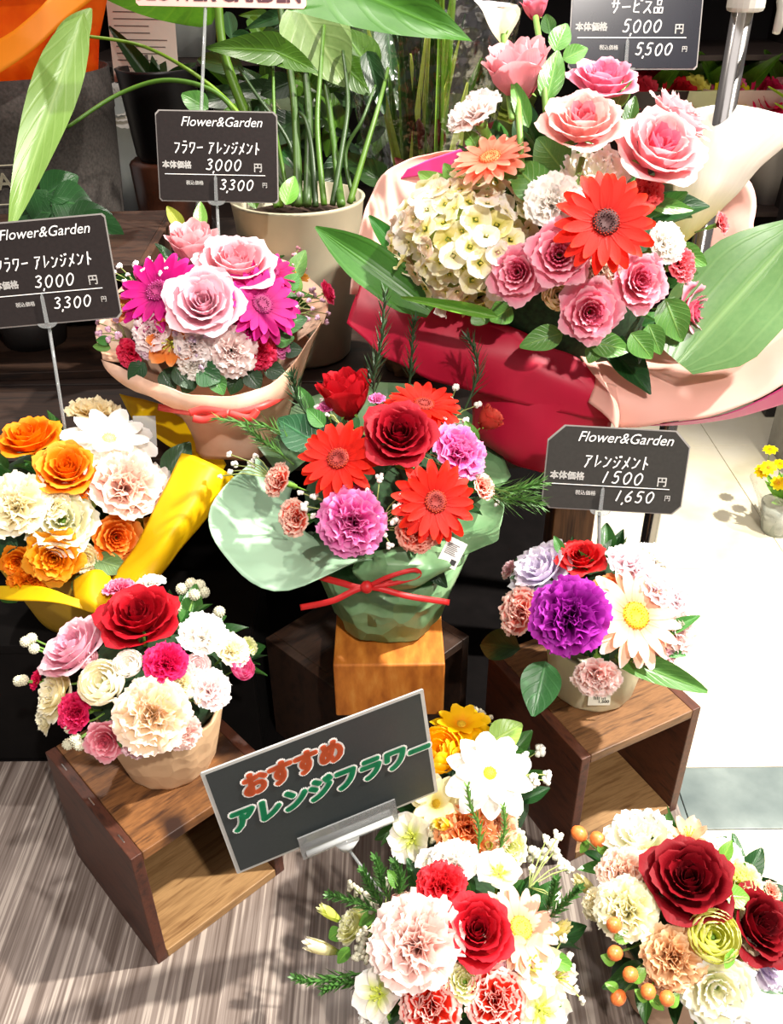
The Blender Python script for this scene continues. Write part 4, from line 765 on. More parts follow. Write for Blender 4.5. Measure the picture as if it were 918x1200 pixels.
# hydrangea: many four-petalled florets on a ball
hc,hn=A.hit(550,284,.045); hr=88*depth(hc)/F_PX
mb=MB(); mb.ball((0,0,0),.82,14,10); hy=obj('hydrangea',mb.mesh('h'),plain('#8aa04a',.8,var=.3,scale=60),root,loc_of(root)@Matrix.Translation(hc)@Matrix.Diagonal((hr,hr,hr*.86,1))); hy['label']='creamy white hydrangea head'
def floret(q):
    mb=MB(); R=random.Random(q+5)
    for k in range(4):
        a=k*PI/2; n=5
        V=[];U=[]
        for j in range(n):
            for i in range(5):
                s=-1+i/2; t=j/(n-1); w=.125*(math.sin(PI*min(.97,t*.70+.12)))**.7; l=.03+.145*t; z=.03*t+.05*s*s*t-.03*t*t+R.uniform(-.02,.02)*t
                if t==1: l-=.02*abs(s)
                V.append((l*math.cos(a)-w*s*math.sin(a),l*math.sin(a)+w*s*math.cos(a),z)); U.append((s,t))
        mb.add(V,[(j*5+i,j*5+i+1,(j+1)*5+i+1,(j+1)*5+i) for j in range(n-1) for i in range(4)],0,U)
    mb.ball((0,0,.02),.02,5,3,0); return mb.mesh('floret')
fl=[floret(i) for i in range(3)]; fm=[petal_mat('#fdf7d2','#fffdf0','#e2d868'),petal_mat('#fffaf0','#fffdf8','#f0e6b0'),petal_mat('#f6ddc8','#fbeee0','#e0c88a'),petal_mat('#f1e69a','#faf4cc','#cfc44a')]
R=random.Random(4)
for i in range(190):
    z=1-2*(i+.5)/190; a=i*2.39996; q=math.sqrt(1-z*z); d=Vector((q*math.cos(a),q*math.sin(a),z))
    if d.y>.55: continue
    n=(d+Vector((R.uniform(-.6,.6),R.uniform(-.6,.6),R.uniform(-.4,.5)))).normalized(); m=frame(d*R.uniform(.84,1.04),n,R.uniform(.85,1.3),R.uniform(0,6)); obj('floret',fl[i%3],fm[R.choice((0,0,1,1,2,3))],hy,m)
# leaves of the bouquet
LG=('#2c6216','#4a8426'); A.leaf(505,365,372,262,52,LG,'blade',push=-.01,tpush=-.03,bend=.25,fold=.15,label='broad green leaf folding out to the left',name='broad_leaf',par=True,veins=3); A.leaf(480,310,432,250,24,('#2f7a2a','#4f9a3a'),push=.0)
A.leaf(585,372,470,348,14,('#4f8a2a','#8aae4a'),'long',push=-.004,tpush=.01,bend=.05); A.leaf(530,230,490,200,26,('#6aa03a','#a8c86a'),push=.03); A.leaf(540,225,520,190,22,('#4f8a2a','#8aae4a'),push=.03)
A.leaf(795,425,945,262,125,('#4f7a42','#7a9f62'),'blade',push=-.012,tpush=-.02,bend=-.15,fold=.12,rough=.3,label='large pale striped leaf at the right',name='broad_leaf',par=True,veins=6)
DG=('#244c18','#44762a')
for a in ((660,390,610,405,30),(690,400,740,410,30),(740,390,765,420,30),(760,380,775,415,26),(700,405,690,425,20),(780,350,800,400,40),(820,330,850,345,34),(790,290,830,310,26),(640,230,600,190,46),(660,200,630,160,46),(700,190,690,150,20),(620,150,600,90,20),(720,130,740,85,20),(735,150,745,110,18),(760,240,815,245,18),(640,120,655,55,30),(650,60,665,25,26),(660,70,690,55,22),(645,40,640,15,18),(620,200,580,200,26),(560,175,545,150,18),(845,300,835,340,40),(570,380,560,360,30),(600,360,575,375,30),(665,330,650,360,20)):
    A.leaf(*a,DG if a[0]%2 else ('#3f7a2c','#7aa84a'),push=.02,fold=.25)
for p_ in ([(607,110),(609,150),(612,200)],[(683,185),(675,215),(665,240)],[(590,40),(592,80),(600,140)],[(628,20),(636,70),(640,130)]):
    q=[A.hit(x,y,.01)[0] for x,y in p_]; mb=MB(); mb.tube(q,.0028,8); build(mb,'stem',STEM,root)
# ================================================ FRONT ARRANGEMENTS ON THE PLATFORM
A=Arr('flower_arrangement','yellow and white daisy arrangement standing behind the laminated sign','flower arrangement',(.068,.572,0),(.068,.572,.118),.092,.082)
pot(A.root,(.068,.572,.0),.040,.048,.065,KRAFT,flute=.012); A.filler(26,7); f=A.flower
f('daisy',541,850,36,('#f8c000','#ffd22a','#e88a00'),'golden yellow daisy at the back',fy=.5,centre='#c8a010'); f('ranunculus',512,880,34,C_yel,'yellow ranunculus beside the sign',fx=-.1,fy=.2); f('daisy',574,907,52,('#fffdf6','#ffffff','#f4f4d0'),'white daisy in front',push=-.014,centre='#cfd23a'); f('daisy',512,942,34,('#fdf4c0','#fffbe0','#f0dc60'),fx=-.3,push=-.004,centre='#c8a010')
f('carn',548,972,42,('#f08438','#f8b884','#e05a10'),'orange carnation',fy=-.2); f('carn',583,968,30,('#f6b488','#fbd8bc','#e88a4c'),fx=.3,fy=-.2); f('freesia',520,966,24,('#f8d838','#fff0a0','#e8b810'),fx=-.4,push=-.01); f('open5',482,982,30,('#fffbe6','#ffffff','#cfd84a'),'white alstroemeria below the sign',fx=-.2,push=-.018); f('freesia',572,990,16,('#d8e04a','#eef0a0','#a8c030'),push=-.01); f('lisi',598,992,22,('#eef0a8','#fbfbe0','#c8d44a'),fx=.2)
A.leaf(575,870,612,848,36,('#7aa83a','#b0cc5a'),push=.0,fold=.2,label='lime green leaf'); A.breath([(600,880),(608,892),(616,884),(625,910),(643,908),(610,905),(632,880),(598,940),(600,925),(640,915),(628,918)],5.5,(590,915)); A.breath([(565,835),(575,840),(558,832),(582,848)],4,(555,855),'#b0a890')
A.sprig([(560,1000),(562,970),(552,945),(548,920)],needle=.010,col='#5f8a3a',push=-.02); A.sprig([(585,1000),(592,970),(590,945)],needle=.010,col='#6f9a4a',push=-.01); A.breath([(505,975),(500,968),(508,985),(496,980)],4.5,(505,990),'#d8d4b8')
A=Arr('flower_arrangement','pink carnation and red rose arrangement at the bottom centre','flower arrangement',(.060,.415,0),(.060,.420,.104),.106,.086)
pot(A.root,(.060,.415,.0),.042,.050,.068,KRAFT,flute=.012); A.filler(34,8); f=A.flower
f('carn',518,1037,34,('#d81828','#ea3a44','#a80a18'),'red carnation',fy=.3,push=-.004); f('rose',560,1090,41,('#c41222','#d42434','#84081a'),'red rose',push=-.012,fx=.05); f('carn',488,1105,64,('#fbd6cc','#fff0ea','#f2a898'),'big pale pink carnation',push=-.012,fx=-.1); f('gerb',610,1088,50,('#fbc8ac','#fde8dc','#f2986c'),'peach gerbera with yellow centre',fx=.3,push=-.002,centre='#e8cc3a',rim='#e0a050')
f('open5',443,1165,33,('#fffaf0','#ffffff','#cfdc4a'),'white alstroemeria facing the viewer',fx=-.2,fy=-.1,push=-.014); f('open5',585,1022,30,('#fffbe8','#ffffff','#cfd84a'),'white alstroemeria above the rose',fy=.3,push=-.006); f('carn',533,1010,36,C_white,fy=.4); f('carn',470,1062,20,('#f0a090','#f8ccc0','#e07868'),fx=-.2,fy=.2)
f('carn',600,1140,24,C_pink,push=.004); f('carn',535,1065,20,C_white,push=.006); f('freesia',375,1110,24,('#f8f0c0','#fffbe6','#b8cc4a'),'white freesia bud at the far left',fx=-.9,fy=.2,push=.01); f('freesia',386,1070,19,('#dfe86a','#f0f0b0','#9cbc3a'),fx=-.8,fy=.6,push=.01); f('lisi',412,1083,22,('#f1f0b4','#fbfae0','#c8d44a'),fx=-.6,fy=.4,push=.01); f('open5',505,1010,20,C_white,fy=.4)
f('carn',505,1180,42,C_redw,'red carnation with white edges, left one',fy=-.2,fx=-.1); f('carn',582,1172,42,C_redw,'red carnation with white edges, right one',fy=-.2,fx=.1); f('alst',625,1130,40,('#fbf4d0','#fffbe8','#dfdc8a'),'cream alstroemeria at the right',fx=.35,push=-.006); f('alst',660,1145,28,('#fbe8d0','#fffaf0','#e8c88a'),fx=.8); f('open5',635,1185,38,('#fffbe0','#ffffff','#cfd84a'),fx=.4,fy=-.3); f('freesia',655,1092,24,('#f0e890','#fbf4c0','#b8b83a'),'pale yellow freesia bud',fx=.7,fy=.5,push=.005); f('lisi',545,1150,20,('#eef0b0','#fbfbe0','#c8d44a'),push=-.004); f('carn',440,1200,26,C_white,fx=-.3,fy=-.3)
A.breath([(640,985),(648,990),(655,980),(650,998),(660,1012),(626,1002),(622,1018),(668,1018),(635,1000),(650,1052),(655,1060)],6.5,(620,1040),'#f4f0e0',push=.01); A.breath([(420,1045),(430,1052),(438,1062),(455,1035),(412,1038),(422,1112),(424,1100),(418,1120),(428,1125),(426,1092)],6,(450,1080),'#d8d4bc'); A.breath([(675,1160),(683,1172),(672,1135),(668,1120),(660,1100)],3.6,(640,1140),'#f0ecd8')
for pts in ([(460,1060),(448,1035),(445,1020),(440,1005)],[(465,1055),(470,1030),(462,1010)],[(445,1070),(425,1060),(400,1052),(385,1048)],[(430,1140),(395,1145),(365,1150),(345,1145)],[(430,1150),(400,1152),(380,1160)],[(640,1080),(655,1065),(670,1050),(680,1040)],[(640,1070),(648,1050),(652,1030)],[(450,1065),(435,1040),(425,1020)]): A.sprig(pts,needle=.011,nn=26,col='#3f6a2c',push=.0,w=.0013)
for a in ((440,1070,420,1085,14),(410,1110,395,1130,14),(640,1120,675,1135,20),(400,1090,385,1100,18),(470,1040,455,1020,16),(600,1150,615,1165,16)): A.leaf(*a,('#4a8a30','#86b048'),push=.0)
A=Arr('flower_arrangement','dark red rose and lisianthus arrangement at the bottom right corner','flower arrangement',(.250,.452,0),(.252,.458,.102),.100,.076)
pot(A.root,(.250,.452,.0),.040,.047,.070,paper('#e2bfa2',.7,.06,.15,60),flute=.015); A.filler(32,9); f=A.flower
f('rose',808,1030,50,('#7c0614','#94101e','#44020a'),'large dark red rose',push=-.014); f('rose',892,1085,44,('#780612','#8e0e1c','#40020a'),'dark red rose at the right edge',fx=.35,push=-.004); f('lisi',750,977,38,('#fffce8','#ffffff','#dfe69a'),'white lisianthus at the back',fy=.4); f('carn',735,1065,43,('#fbf6c8','#fffce8','#cfdc7a'),'greenish white carnation',fx=-.15,push=-.006)
f('carn',790,1122,42,('#e6b480','#f3d2a8','#c88a4c'),'tan carnation',fy=-.25,push=-.004); f('carn',730,1020,34,('#f6cdb4','#fbe6d8','#e8a684'),'peach carnation',fx=-.1,fy=.2); f('ranunculus',838,1097,31,('#e8e87a','#f8f8c0','#bcd040'),'lime green ranunculus',push=-.012,fy=-.1); f('lisi',842,1162,40,('#fdfae0','#ffffff','#dfe69a'),'white lisianthus in front',fy=-.35,push=-.006); f('alst',808,975,26,('#fbc8a0','#fde8d0','#f0986c'),fy=.5); f('carn',865,1032,34,('#eef08a','#fafac8','#bccc3c'),fx=.3,fy=.2,push=.004); f('carn',850,1000,24,C_white,fx=.3,fy=.4)
f('carn',850,1062,24,C_lime,push=.004); f('lisi',760,1015,22,C_cream,push=.006); f('carn',868,1120,24,C_cream,push=.004); f('freesia',686,1038,24,('#ece49a','#fbf6cc','#a8b43a'),'pale yellow bud at the left',fx=-.5,fy=.4,push=.005); f('carn',700,1060,22,C_cream,fx=-.4); f('lisi',905,1130,26,('#e8dcf0','#f8f4fc','#c0a8d8'),fx=.5,fy=-.2,push=.01); f('carn',905,1045,14,C_salmon,fx=.6); f('carn',765,1150,20,C_champ,fy=-.4)
A.berries([(679,977),(701,984),(720,1084),(721,1117),(739,1142),(760,1162),(725,1169),(782,1170)],9,'#ee7c3c','hypericum_berry',calyx=True,push=-.02)
for a in ((700,990,716,1000,14),(690,985,680,1000,10),(720,1100,745,1095,16),(721,1128,705,1120,14),(740,1150,758,1135,16),(760,1172,745,1160,14),(782,1178,796,1165,16),(722,1090,740,1080,16),(850,1120,862,1128,24),(845,1010,858,985,16),(850,1050,880,1052,26),(725,1160,710,1152,12),(760,1165,780,1185,14)): A.leaf(*a,('#5a9a34','#9cc450'),push=-.016)
# ================================================ BACKGROUND PLANTS AND GOODS
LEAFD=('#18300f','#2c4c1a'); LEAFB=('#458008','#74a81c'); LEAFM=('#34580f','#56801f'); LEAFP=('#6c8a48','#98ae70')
def free_leaf(root,b,t,w,col,kind='ovate',bend=.2,fold=.3,nrm=None,rough=.35,veins=7,par=False,seed=0,label=None,name='leaf'):
    b=Vector(b);t=Vector(t);d=t-b;L=d.length;nn=Vector(nrm) if nrm is not None else (CAM-b).normalized()+Vector((0,0,.4)); y=d.normalized(); x=y.cross(nn).normalized(); z=x.cross(y); m=Matrix.Identity(4)
    for i in range(3): m[i][0]=x[i]*w; m[i][1]=y[i]*L; m[i][2]=z[i]*L*.6; m[i][3]=b[i]
    o=obj(name,PM((kind,bend,fold,seed),lambda:leaf_mesh(kind,bend,fold,seed)),leaf_mat(*col,rough,veins,par),root,loc_of(root)@m)
    if label:o['label']=label
    return o
def px_leaf(root,bx,by,tx,ty,wpx,Z,col,kind='ovate',Zt=None,**k): return free_leaf(root,at(bx,by,Z),at(tx,ty,Zt or Z),wpx*Z/F_PX,col,kind,**k)
def stem(root,pts,r,col='#5f9a2c'):
    P=spline([Vector(p) for p in pts],7); n=len(P); mb=MB(); mb.tube(P,[r*(1-.45*i/(n-1)) for i in range(n)],8); return build(mb,'stem',plain(col,.45,var=.15,scale=20),root)
# white pot with the big green plant
pp=thing('potted_plant','tall green leafy plant in a smooth cream pot on the back shelf','plant',(-.115,1.17,.33))
mb=MB(); mb.lathe([(0,.001),(.055,.001),(.060,.006),(.072,.10),(.084,.208),(.086,.212),(.081,.212),(.075,.16),(0,.16)],48,c=(-.115,1.17,.33)); build(mb,'pot',plain('#a8a088',.45,var=.04),pp)
mb=MB(); mb.lathe([(.0765,.186),(.05,.192),(0,.196)],24,c=(-.115,1.17,.33)); build(mb,'soil',plain('#3a2418',.95,var=.6,scale=300),pp)
R=random.Random(11); so=Vector((-.115,1.17,.52))
for (pts,r,c) in (
 ([(330,235),(295,150),(262,60),(255,-30)],.0085,'#587f1c'),([(350,240),(345,120),(330,20),(325,-40)],.006,'#35511a'),([(360,240),(362,130),(352,40),(348,-30)],.006,'#2c4614'),([(400,240),(395,200),(385,120),(372,60)],.0055,'#3c5f18'),
 ([(380,240),(372,150),(376,80),(380,30)],.004,'#486e1a'),([(410,238),(430,170),(445,120),(455,80)],.004,'#4c6f1c'),([(345,240),(320,200),(300,160),(292,120)],.004,'#2c4614'),([(330,242),(312,190),(285,140),(240,95),(170,55),(100,42)],.0036,'#6a8c1a'),
 ([(325,242),(300,180),(262,115),(200,94),(140,110),(78,150)],.0042,'#436a18'),([(340,240),(330,190),(322,140),(320,62)],.003,'#486e1a'),([(390,240),(400,180),(408,120),(402,60)],.004,'#2a4416'),([(370,242),(366,180),(358,140),(345,130)],.004,'#223a12'),([(415,236),(405,180),(425,140),(440,100)],.003,'#2f4c16'),([(355,240),(340,170),(300,110),(280,80)],.003,'#223a12')):
    Z0=1.13; stem(pp,[at(x,y,Z0+(.02 if i else 0)+.03*math.sin(i+r*900)) for i,(x,y) in enumerate(pts)],r,c)
L=px_leaf
L(pp,232,-25,98,-12,100,1.14,LEAFB,'heart',bend=.1,nrm=(0,-1,-.2),label='bright green leaf'); L(pp,345,-40,552,45,118,1.02,('#2a5c0c','#447a18'),'heart',Zt=.98,bend=.05,veins=5); L(pp,322,60,238,52,40,1.12,LEAFM,'heart'); L(pp,322,60,374,82,36,1.12,LEAFM,'heart',bend=.3); L(pp,345,0,405,95,80,1.16,LEAFP,'ovate',label='pale translucent leaf')
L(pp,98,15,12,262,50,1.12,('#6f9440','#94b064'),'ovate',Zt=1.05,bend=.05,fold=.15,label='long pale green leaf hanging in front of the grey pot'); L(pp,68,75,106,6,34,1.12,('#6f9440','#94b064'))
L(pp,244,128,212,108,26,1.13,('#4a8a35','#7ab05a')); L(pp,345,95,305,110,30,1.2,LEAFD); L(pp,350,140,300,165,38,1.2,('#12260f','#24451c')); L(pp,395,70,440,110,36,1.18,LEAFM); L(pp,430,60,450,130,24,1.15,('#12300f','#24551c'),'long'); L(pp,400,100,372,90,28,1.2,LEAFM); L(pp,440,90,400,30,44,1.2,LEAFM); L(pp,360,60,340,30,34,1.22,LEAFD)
L(pp,300,245,285,200,20,1.1,LEAFM); L(pp,335,240,345,205,22,1.08,('#5a9a2c','#8aba5a'))
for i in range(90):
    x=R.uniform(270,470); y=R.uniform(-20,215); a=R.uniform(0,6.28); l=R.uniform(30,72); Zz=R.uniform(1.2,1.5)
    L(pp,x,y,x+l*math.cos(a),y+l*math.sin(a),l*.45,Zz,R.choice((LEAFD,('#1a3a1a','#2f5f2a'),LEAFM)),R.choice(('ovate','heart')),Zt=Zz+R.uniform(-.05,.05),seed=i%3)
# dark leafy plant low at the left
lp=thing('leafy_plant','dark green low plant in a black pot behind the left price card','plant',(-.50,1.22,.33))
mb=MB(); mb.lathe([(0,.001),(.04,.001),(.052,.08),(.048,.08),(0,.07)],20,c=(-.50,1.20,.33)); build(mb,'pot',plain('#1a1716',.5),lp)
for a in ((60,235,108,240,50),(60,235,30,262,60),(95,250,150,300,44),(50,230,90,205,40),(60,250,10,245,50),(120,262,160,330,30),(80,260,130,250,40),(40,260,70,225,50)): L(lp,*a,1.22,('#1c4520','#2f6a2c'),'ovate')
for q in ((60,240),(95,250),(40,250)): stem(lp,[(-.50,1.20,.40),at(q[0]+10,q[1]+30,1.25),at(q[0],q[1],1.22)],.003,'#223a12')
# grey fabric pot with orange tissue
gp=thing('potted_plant','grey fabric pot with orange tissue paper at the upper left','plant',(-.60,1.56,.33))
gm=NT('grey_fabric'); no=gm.noise(220,3); r_=gm.ramp(no.outputs[0],[(.3,'#3c3733'),(.7,'#564f4a')]); gm.l(r_.outputs[0],gm.b.inputs['Base Color']); gm.b.inputs['Roughness'].default_value=.9; gm.bump(no.outputs[0],.4,.001)
mb=MB(); mb.lathe([(0,.001),(.135,.001),(.14,.01),(.150,.15),(.157,.255),(.1585,.257),(.159,.318),(.155,.318),(.150,.25),(0,.25)],48,c=(-.60,1.56,.33)); build(mb,'pot',gm.m,gp)
mb=MB(); mb.lathe([(.10,.24),(.135,.29),(.15,.36),(.19,.46),(.24,.58),(.236,.58),(.17,.42)],64,c=(-.60,1.56,.33),flute=.05,nf=11); build(mb,'tissue_paper',paper('#ff7a10',.5,.4,.9,16,'#e84c04'),gp)
sheet('tissue_fold',S([(-40,110,1.2),(20,72,1.19),(70,30,1.19),(112,-5,1.21)],[(-40,65,1.2),(15,36,1.18),(55,0,1.18),(90,-40,1.2)]),paper('#ffa41a',.5,.45,.3,10),gp,5,noise=.001)
mb=MB(); put_text(mb,'SAN',0,0,.034,0,stamp=.0006); mb.box((-.07,.024,.0006),(.04,.0255,.0008)); mb.box((-.07,-.033,.0006),(.04,-.0315,.0008)); q=at(4,180,1.305); obj('lettering',mb.mesh('t',False),plain('#d8d0b4',.6),gp,loc_of(gp)@basis(Vector((-.570,1.402,.512)),Vector((1,.18,0)),Vector((0,-.07,1))))
# copper-brown box and black pot, notice sheet
bx=MB(); bx.lathe([(0,.001),(.062,.001),(.066,.01),(.072,.13),(.068,.136),(0,.136)],24,c=(-.415,1.79,.33),flute=.03,nf=9); o=build(bx,'planter',plain('#5a3424',.3,var=.5,scale=14),None); tag(o,'glossy copper-brown planter under the black pot','planter')
bk=thing('flower_pot','black round pot standing on the copper-brown planter','pot',(-.415,1.79,.4665))
mb=MB(); mb.lathe([(0,.001),(.052,.001),(.058,.01),(.072,.15),(.074,.155),(.066,.155),(.05,.1),(0,.1)],28,c=(-.415,1.79,.4665)); build(mb,'pot',plain('#141213',.4),bk)
for i in range(4): 
    a=i*1.6; b=Vector((-.415,1.79,.58)); free_leaf(bk,b,b+Vector((math.cos(a)*.07,math.sin(a)*.05,.05+.03*(i%3))),.03,LEAFD,'ovate')
nt=thing('notice_sheet','pale notice sheet with rows of small print behind the bright green leaf','notice',at(168,95,1.62))
B=card_basis(at(168,48,1.62),-.02,.45); mb=MB(); mb.box((-.06,-.068,-.001),(.06,.068,0)); obj('sheet',mb.mesh('s',False),plain('#e6dccb',.6,var=.03),nt,loc_of(nt)@B)
mb=MB(); R=random.Random(2)
for i in range(9): mb.box((-.05,.045-i*.011,.0003),(-.05+R.uniform(.06,.1),.0465-i*.011,.0005))
mb.box((-.04,-.022,.0003),(-.034,-.012,.0005)); mb.box((.0,-.032,.0003),(.006,-.022,.0005)); obj('print',mb.mesh('s',False),plain('#6a625c',.6),nt,loc_of(nt)@B)
mb=MB(); mb.tube([B@Vector((0,-.06,-.002)),Vector((-.34,1.80,.3305))],.002,6); build(mb,'rod',CLR,nt)
# cellophane wrapped greens between the plant and the bouquet
cb=thing('wrapped_greens','clear cellophane wrapped bunch of tall green and yellow leaves behind the bouquet','bouquet',(.055,1.36,.33))
mb=MB(); mb.lathe([(0,.001),(.045,.001),(.055,.12),(.05,.12),(0,.1)],24,c=(.055,1.36,.33)); build(mb,'pot',plain('#3a2020',.5),cb)
R=random.Random(5)
for i in range(30):
    b=Vector((.055+R.uniform(-.03,.03),1.36+R.uniform(-.03,.03),.43)); a=R.uniform(0,6.28); q=R.uniform(.02,.10); h=R.uniform(.18,.42)
    free_leaf(cb,b,b+Vector((math.cos(a)*q,math.sin(a)*q*.6,h)),R.uniform(.012,.022),R.choice((('#6a9a2a','#b0c85a'),LEAFM,('#a8b83a','#dfe08a'),LEAFD)),'long',bend=.05,seed=i%3)
for i in range(14):
    b=Vector((.055+R.uniform(-.07,.07),1.34+R.uniform(-.04,.02),.45+R.uniform(0,.12))); free_leaf(cb,b,b+Vector((R.uniform(-.03,.03),-.02,.04)),.025,('#4a1418','#7a2a2c'),'ovate',seed=i%3)
cel=NT('cellophane'); g=cel.n('ShaderNodeBsdfGlossy'); g.inputs['Roughness'].default_value=.12; tp=cel.n('ShaderNodeBsdfTransparent'); lw=cel.n('ShaderNodeLayerWeight',i_0=.35); cel_b=cel.noise(14,3)
bu=cel.n('ShaderNodeBump'); bu.inputs['Strength'].default_value=.9; bu.inputs['Distance'].default_value=.03; cel.l(cel_b.outputs[0],bu.inputs['Height']); cel.l(bu.outputs[0],g.inputs['Normal']); cel.l(bu.outputs[0],lw.inputs['Normal'])
mu=cel.n('ShaderNodeMath',operation='MULTIPLY_ADD',i_1=.5,i_2=.06); cel.l(lw.outputs['Facing'],mu.inputs[0]); mx=cel.n('ShaderNodeMixShader'); cel.l(mu.outputs[0],mx.inputs[0]); cel.l(tp.outputs[0],mx.inputs[1]); cel.l(g.outputs[0],mx.inputs[2]); cel.l(mx.outputs[0],cel.out.inputs[0]); CEL=cel.m
mb=MB(); mb.lathe([(.056,.02),(.062,.12),(.085,.22),(.11,.34),(.13,.46)],48,c=(.055,1.36,.33),flute=.05,nf=9); build(mb,'cellophane',CEL,cb)
# crumpled kraft bundle between the centre arrangement and the bouquet
kb=MB(); N=40; V=[]
prof=[(.0,.001),(.04,.001),(.05,.03),(.045,.07),(.055,.11),(.065,.135),(.05,.12),(0,.10)]
for r,z in prof:
    for k in range(N):
        a=2*PI*k/N; q=r*(1+.22*mn.noise(Vector((math.cos(a)*3,math.sin(a)*3,z*30)))); V.append((q*math.cos(a)+.035,q*math.sin(a)+1.12,z+.33))
kb.add(V,[(i*N+k,i*N+(k+1)%N,(i+1)*N+(k+1)%N,(i+1)*N+k) for i in range(len(prof)-1) for k in range(N)]); o=build(kb,'paper_bundle',paper('#8a6a48',.8,.05,.6,40),None); tag(o,'crumpled brown paper bundle on the shelf behind the red gerberas','paper')
# tall dark planter with grassy blades at the right
tp_=thing('grass_plant','yellow-green grassy plant in a tall dark planter at the right edge','plant',(1.30,2.60,FZ))
mb=MB(); mb.box((1.16,2.48,FZ+.001),(1.44,2.72,.30)); build(mb,'planter',plain('#1d1a1c',.35,var=.2),tp_,False,bev=.004)
mb=MB(); mb.box((1.155,2.47,.12),(1.445,2.4795,.14)); build(mb,'metal_bar',plain('#8a8682',.25,.9),tp_,False)
R=random.Random(8)
for i in range(34):
    b=Vector((1.30+R.uniform(-.09,.09),2.58+R.uniform(-.05,.05),.30)); t=b+Vector((R.uniform(-.22,.1),R.uniform(-.12,.05),R.uniform(.1,.42))); free_leaf(tp_,b,t,.016,('#9aba2a','#d0dc5a'),'long',bend=.35,seed=i%3)
for q in ((1.17,2.46,.50),(1.24,2.45,.40)):
    mb=MB(); mb.box((q[0]-.05,q[1],q[2]-.045),(q[0]+.05,q[1]+.001,q[2]+.045)); build(mb,'paper_tag',plain('#e6e2b8',.6),tp_,False)
# yellow flowers and a grey stand on the shop floor at the right edge
yf=thing('potted_flowers','yellow flowers in a clear-wrapped pot on the shop floor at the right edge','plant',(.965,1.86,FZ))
mb=MB(); mb.lathe([(0,.001),(.035,.001),(.05,.08),(.045,.08),(0,.07)],20,c=(.965,1.86,FZ)); build(mb,'pot',plain('#8a9088',.5),yf)
mb=MB(); mb.lathe([(.037,.01),(.055,.08),(.085,.14)],32,c=(.965,1.86,FZ),flute=.06,nf=7); build(mb,'cellophane',CEL,yf)
R=random.Random(3)
for i in range(22):
    a=R.uniform(0,6.28); q=R.uniform(.01,.07); b=Vector((.965,1.86,FZ+.08)); free_leaf(yf,b,b+Vector((q*math.cos(a),q*math.sin(a),R.uniform(.02,.09))),.02,('#5a9a34','#9cc450'),'ovate',seed=i%3)
for i in range(14):
    a=R.uniform(0,6.28); q=R.uniform(.02,.09); m=frame(Vector((.955+q*math.cos(a),1.86+q*math.sin(a),FZ+.17+R.uniform(-.02,.03))),(math.cos(a)*.4,math.sin(a)*.4-.5,1),.02)
    fl_=obj('daisy',core('daisy'),[plain('#e0a010',.6),GREEN,plain('#e0a010',.6)],yf,loc_of(yf)@m)
    for me,an in petals_of('daisy')[:10]: obj('petal',me,petal_mat('#ffe000','#fff04a','#f0b800'),fl_,Matrix.Rotation(an,4,'Z'))
gs=MB(); gs.box((1.10,2.10,FZ+.0005),(1.30,2.3,FZ+.22)); o=build(gs,'display_stand',plain('#8f8c84',.5),None,False,bev=.004); tag(o,'grey box stand on the floor behind the yellow flowers','stand')
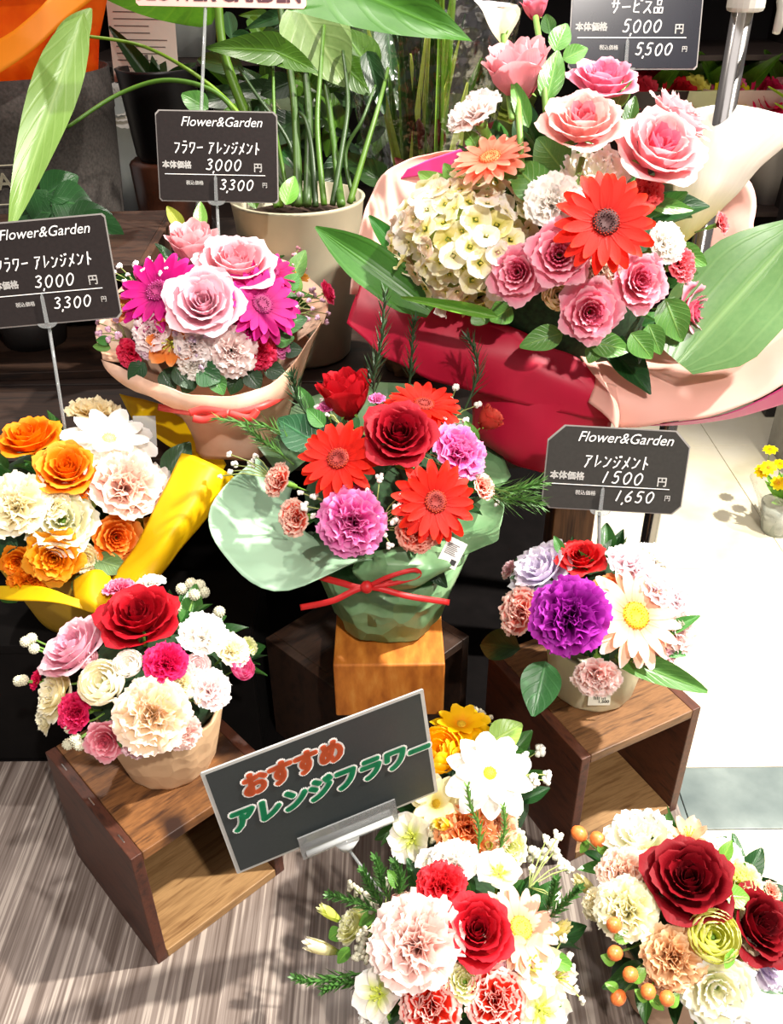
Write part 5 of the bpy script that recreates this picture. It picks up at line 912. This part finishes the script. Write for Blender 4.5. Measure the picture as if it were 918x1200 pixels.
# far rack: small wrapped bouquets and pots
def mini(x,z,cols,label,cat='bouquet',y=2.98,s=2.2):
    r=thing('wrapped_bouquet',label,cat,(x,y,z)); R=random.Random(int(x*100)+5)
    mb=MB(); mb.lathe([(0,.001),(.03*s,.001),(.04*s,.06*s),(.085*s,.16*s)],20,c=(x,y,z),flute=.06,nf=6); build(mb,'paper_wrap',paper(cols[-1],.4,.3,.4,12),r)
    for i in range(11):
        a=i*2.4; q=.075*s*math.sqrt((i+.5)/11); p=Vector((x+q*math.cos(a),y+q*math.sin(a),z+.165*s+.03*(1-q/.075))); c=cols[i%(len(cols)-1)]
        fo=obj('rose',core('oth'),[petal_mat(c),GREEN,petal_mat(c)],r,loc_of(r)@frame(p,(math.cos(a)*q*8,math.sin(a)*q*8-.3,1),.026*s,a))
        for me,an in petals_of('lisi')[7:]: obj('petal',me,petal_mat(c),fo,Matrix.Rotation(an,4,'Z'))
    for i in range(8):
        a=i*.8; b=Vector((x,y,z+.12*s)); free_leaf(r,b,b+Vector((math.cos(a)*.1*s,math.sin(a)*.1*s,.08*s)),.03*s,LEAFM)
    return r
Zr=2.75
def rx(px,z): 
    p=Vector((0,2.98,z)); d=depth(p); return (px-459)/F_PX*d
mini(rx(745,.08),.08,('#c41020','#d83040','#3a2a2a'),'small wrapped bouquet of red flowers on the far rack'); mini(rx(800,.08),.08,('#e8d810','#f0e060','#e0e0b0'),'small wrapped bouquet of yellow flowers on the far rack'); mini(rx(838,.08),.08,('#d81a50','#ee5a8a','#e8c8c0'),'small wrapped bouquet of crimson flowers on the far rack left of the pole'); mini(rx(905,.08),.08,('#e87a8a','#f0a0a0','#c8c0b8'),'small wrapped bouquet of pink flowers on the far rack right of the pole')
mini(rx(775,.52),.52,('#b8b0a0','#6a2a30','#3a3028'),'small dark bouquet on the upper far rack'); mini(rx(230,.52),.52,('#fff4e0','#f6e6b0','#dfe6e0'),'white and cream bouquet on the upper far rack'); mini(rx(440,.52),.52,('#e8e8e0','#c8d8a0','#a8b8a0'),'white and green bouquet on the upper far rack'); mini(rx(150,.08),.08,('#f4f0e8','#c8d0c8','#c8d0d0'),'white bouquet on the far rack at the left'); mini(rx(330,.08),.08,('#e8e0c8','#f4f4f0','#a8c0a0'),'cream bouquet on the far rack behind the tall plant')
mini(rx(560,.08),.08,('#b8c85a','#8aa03a','#6a7a3a'),'lime green bouquet on the far rack'); mini(rx(500,.52),.52,('#8a3a4a','#5a8a3a','#4a5a3a'),'maroon and green bouquet on the upper far rack')

for o in bpy.data.objects:
    if o.parent is None and 'label' in o:
        g={'wooden_crate':'wooden display crates','price_card':'dark handwritten price cards','card_pick':'clear card picks','flower_arrangement':'potted flower arrangements on display','wrapped_bouquet':'wrapped bouquets on the far rack','potted_plant':'potted plants at the back'}.get(o.name.split('.')[0])
        if g: o['group']=g
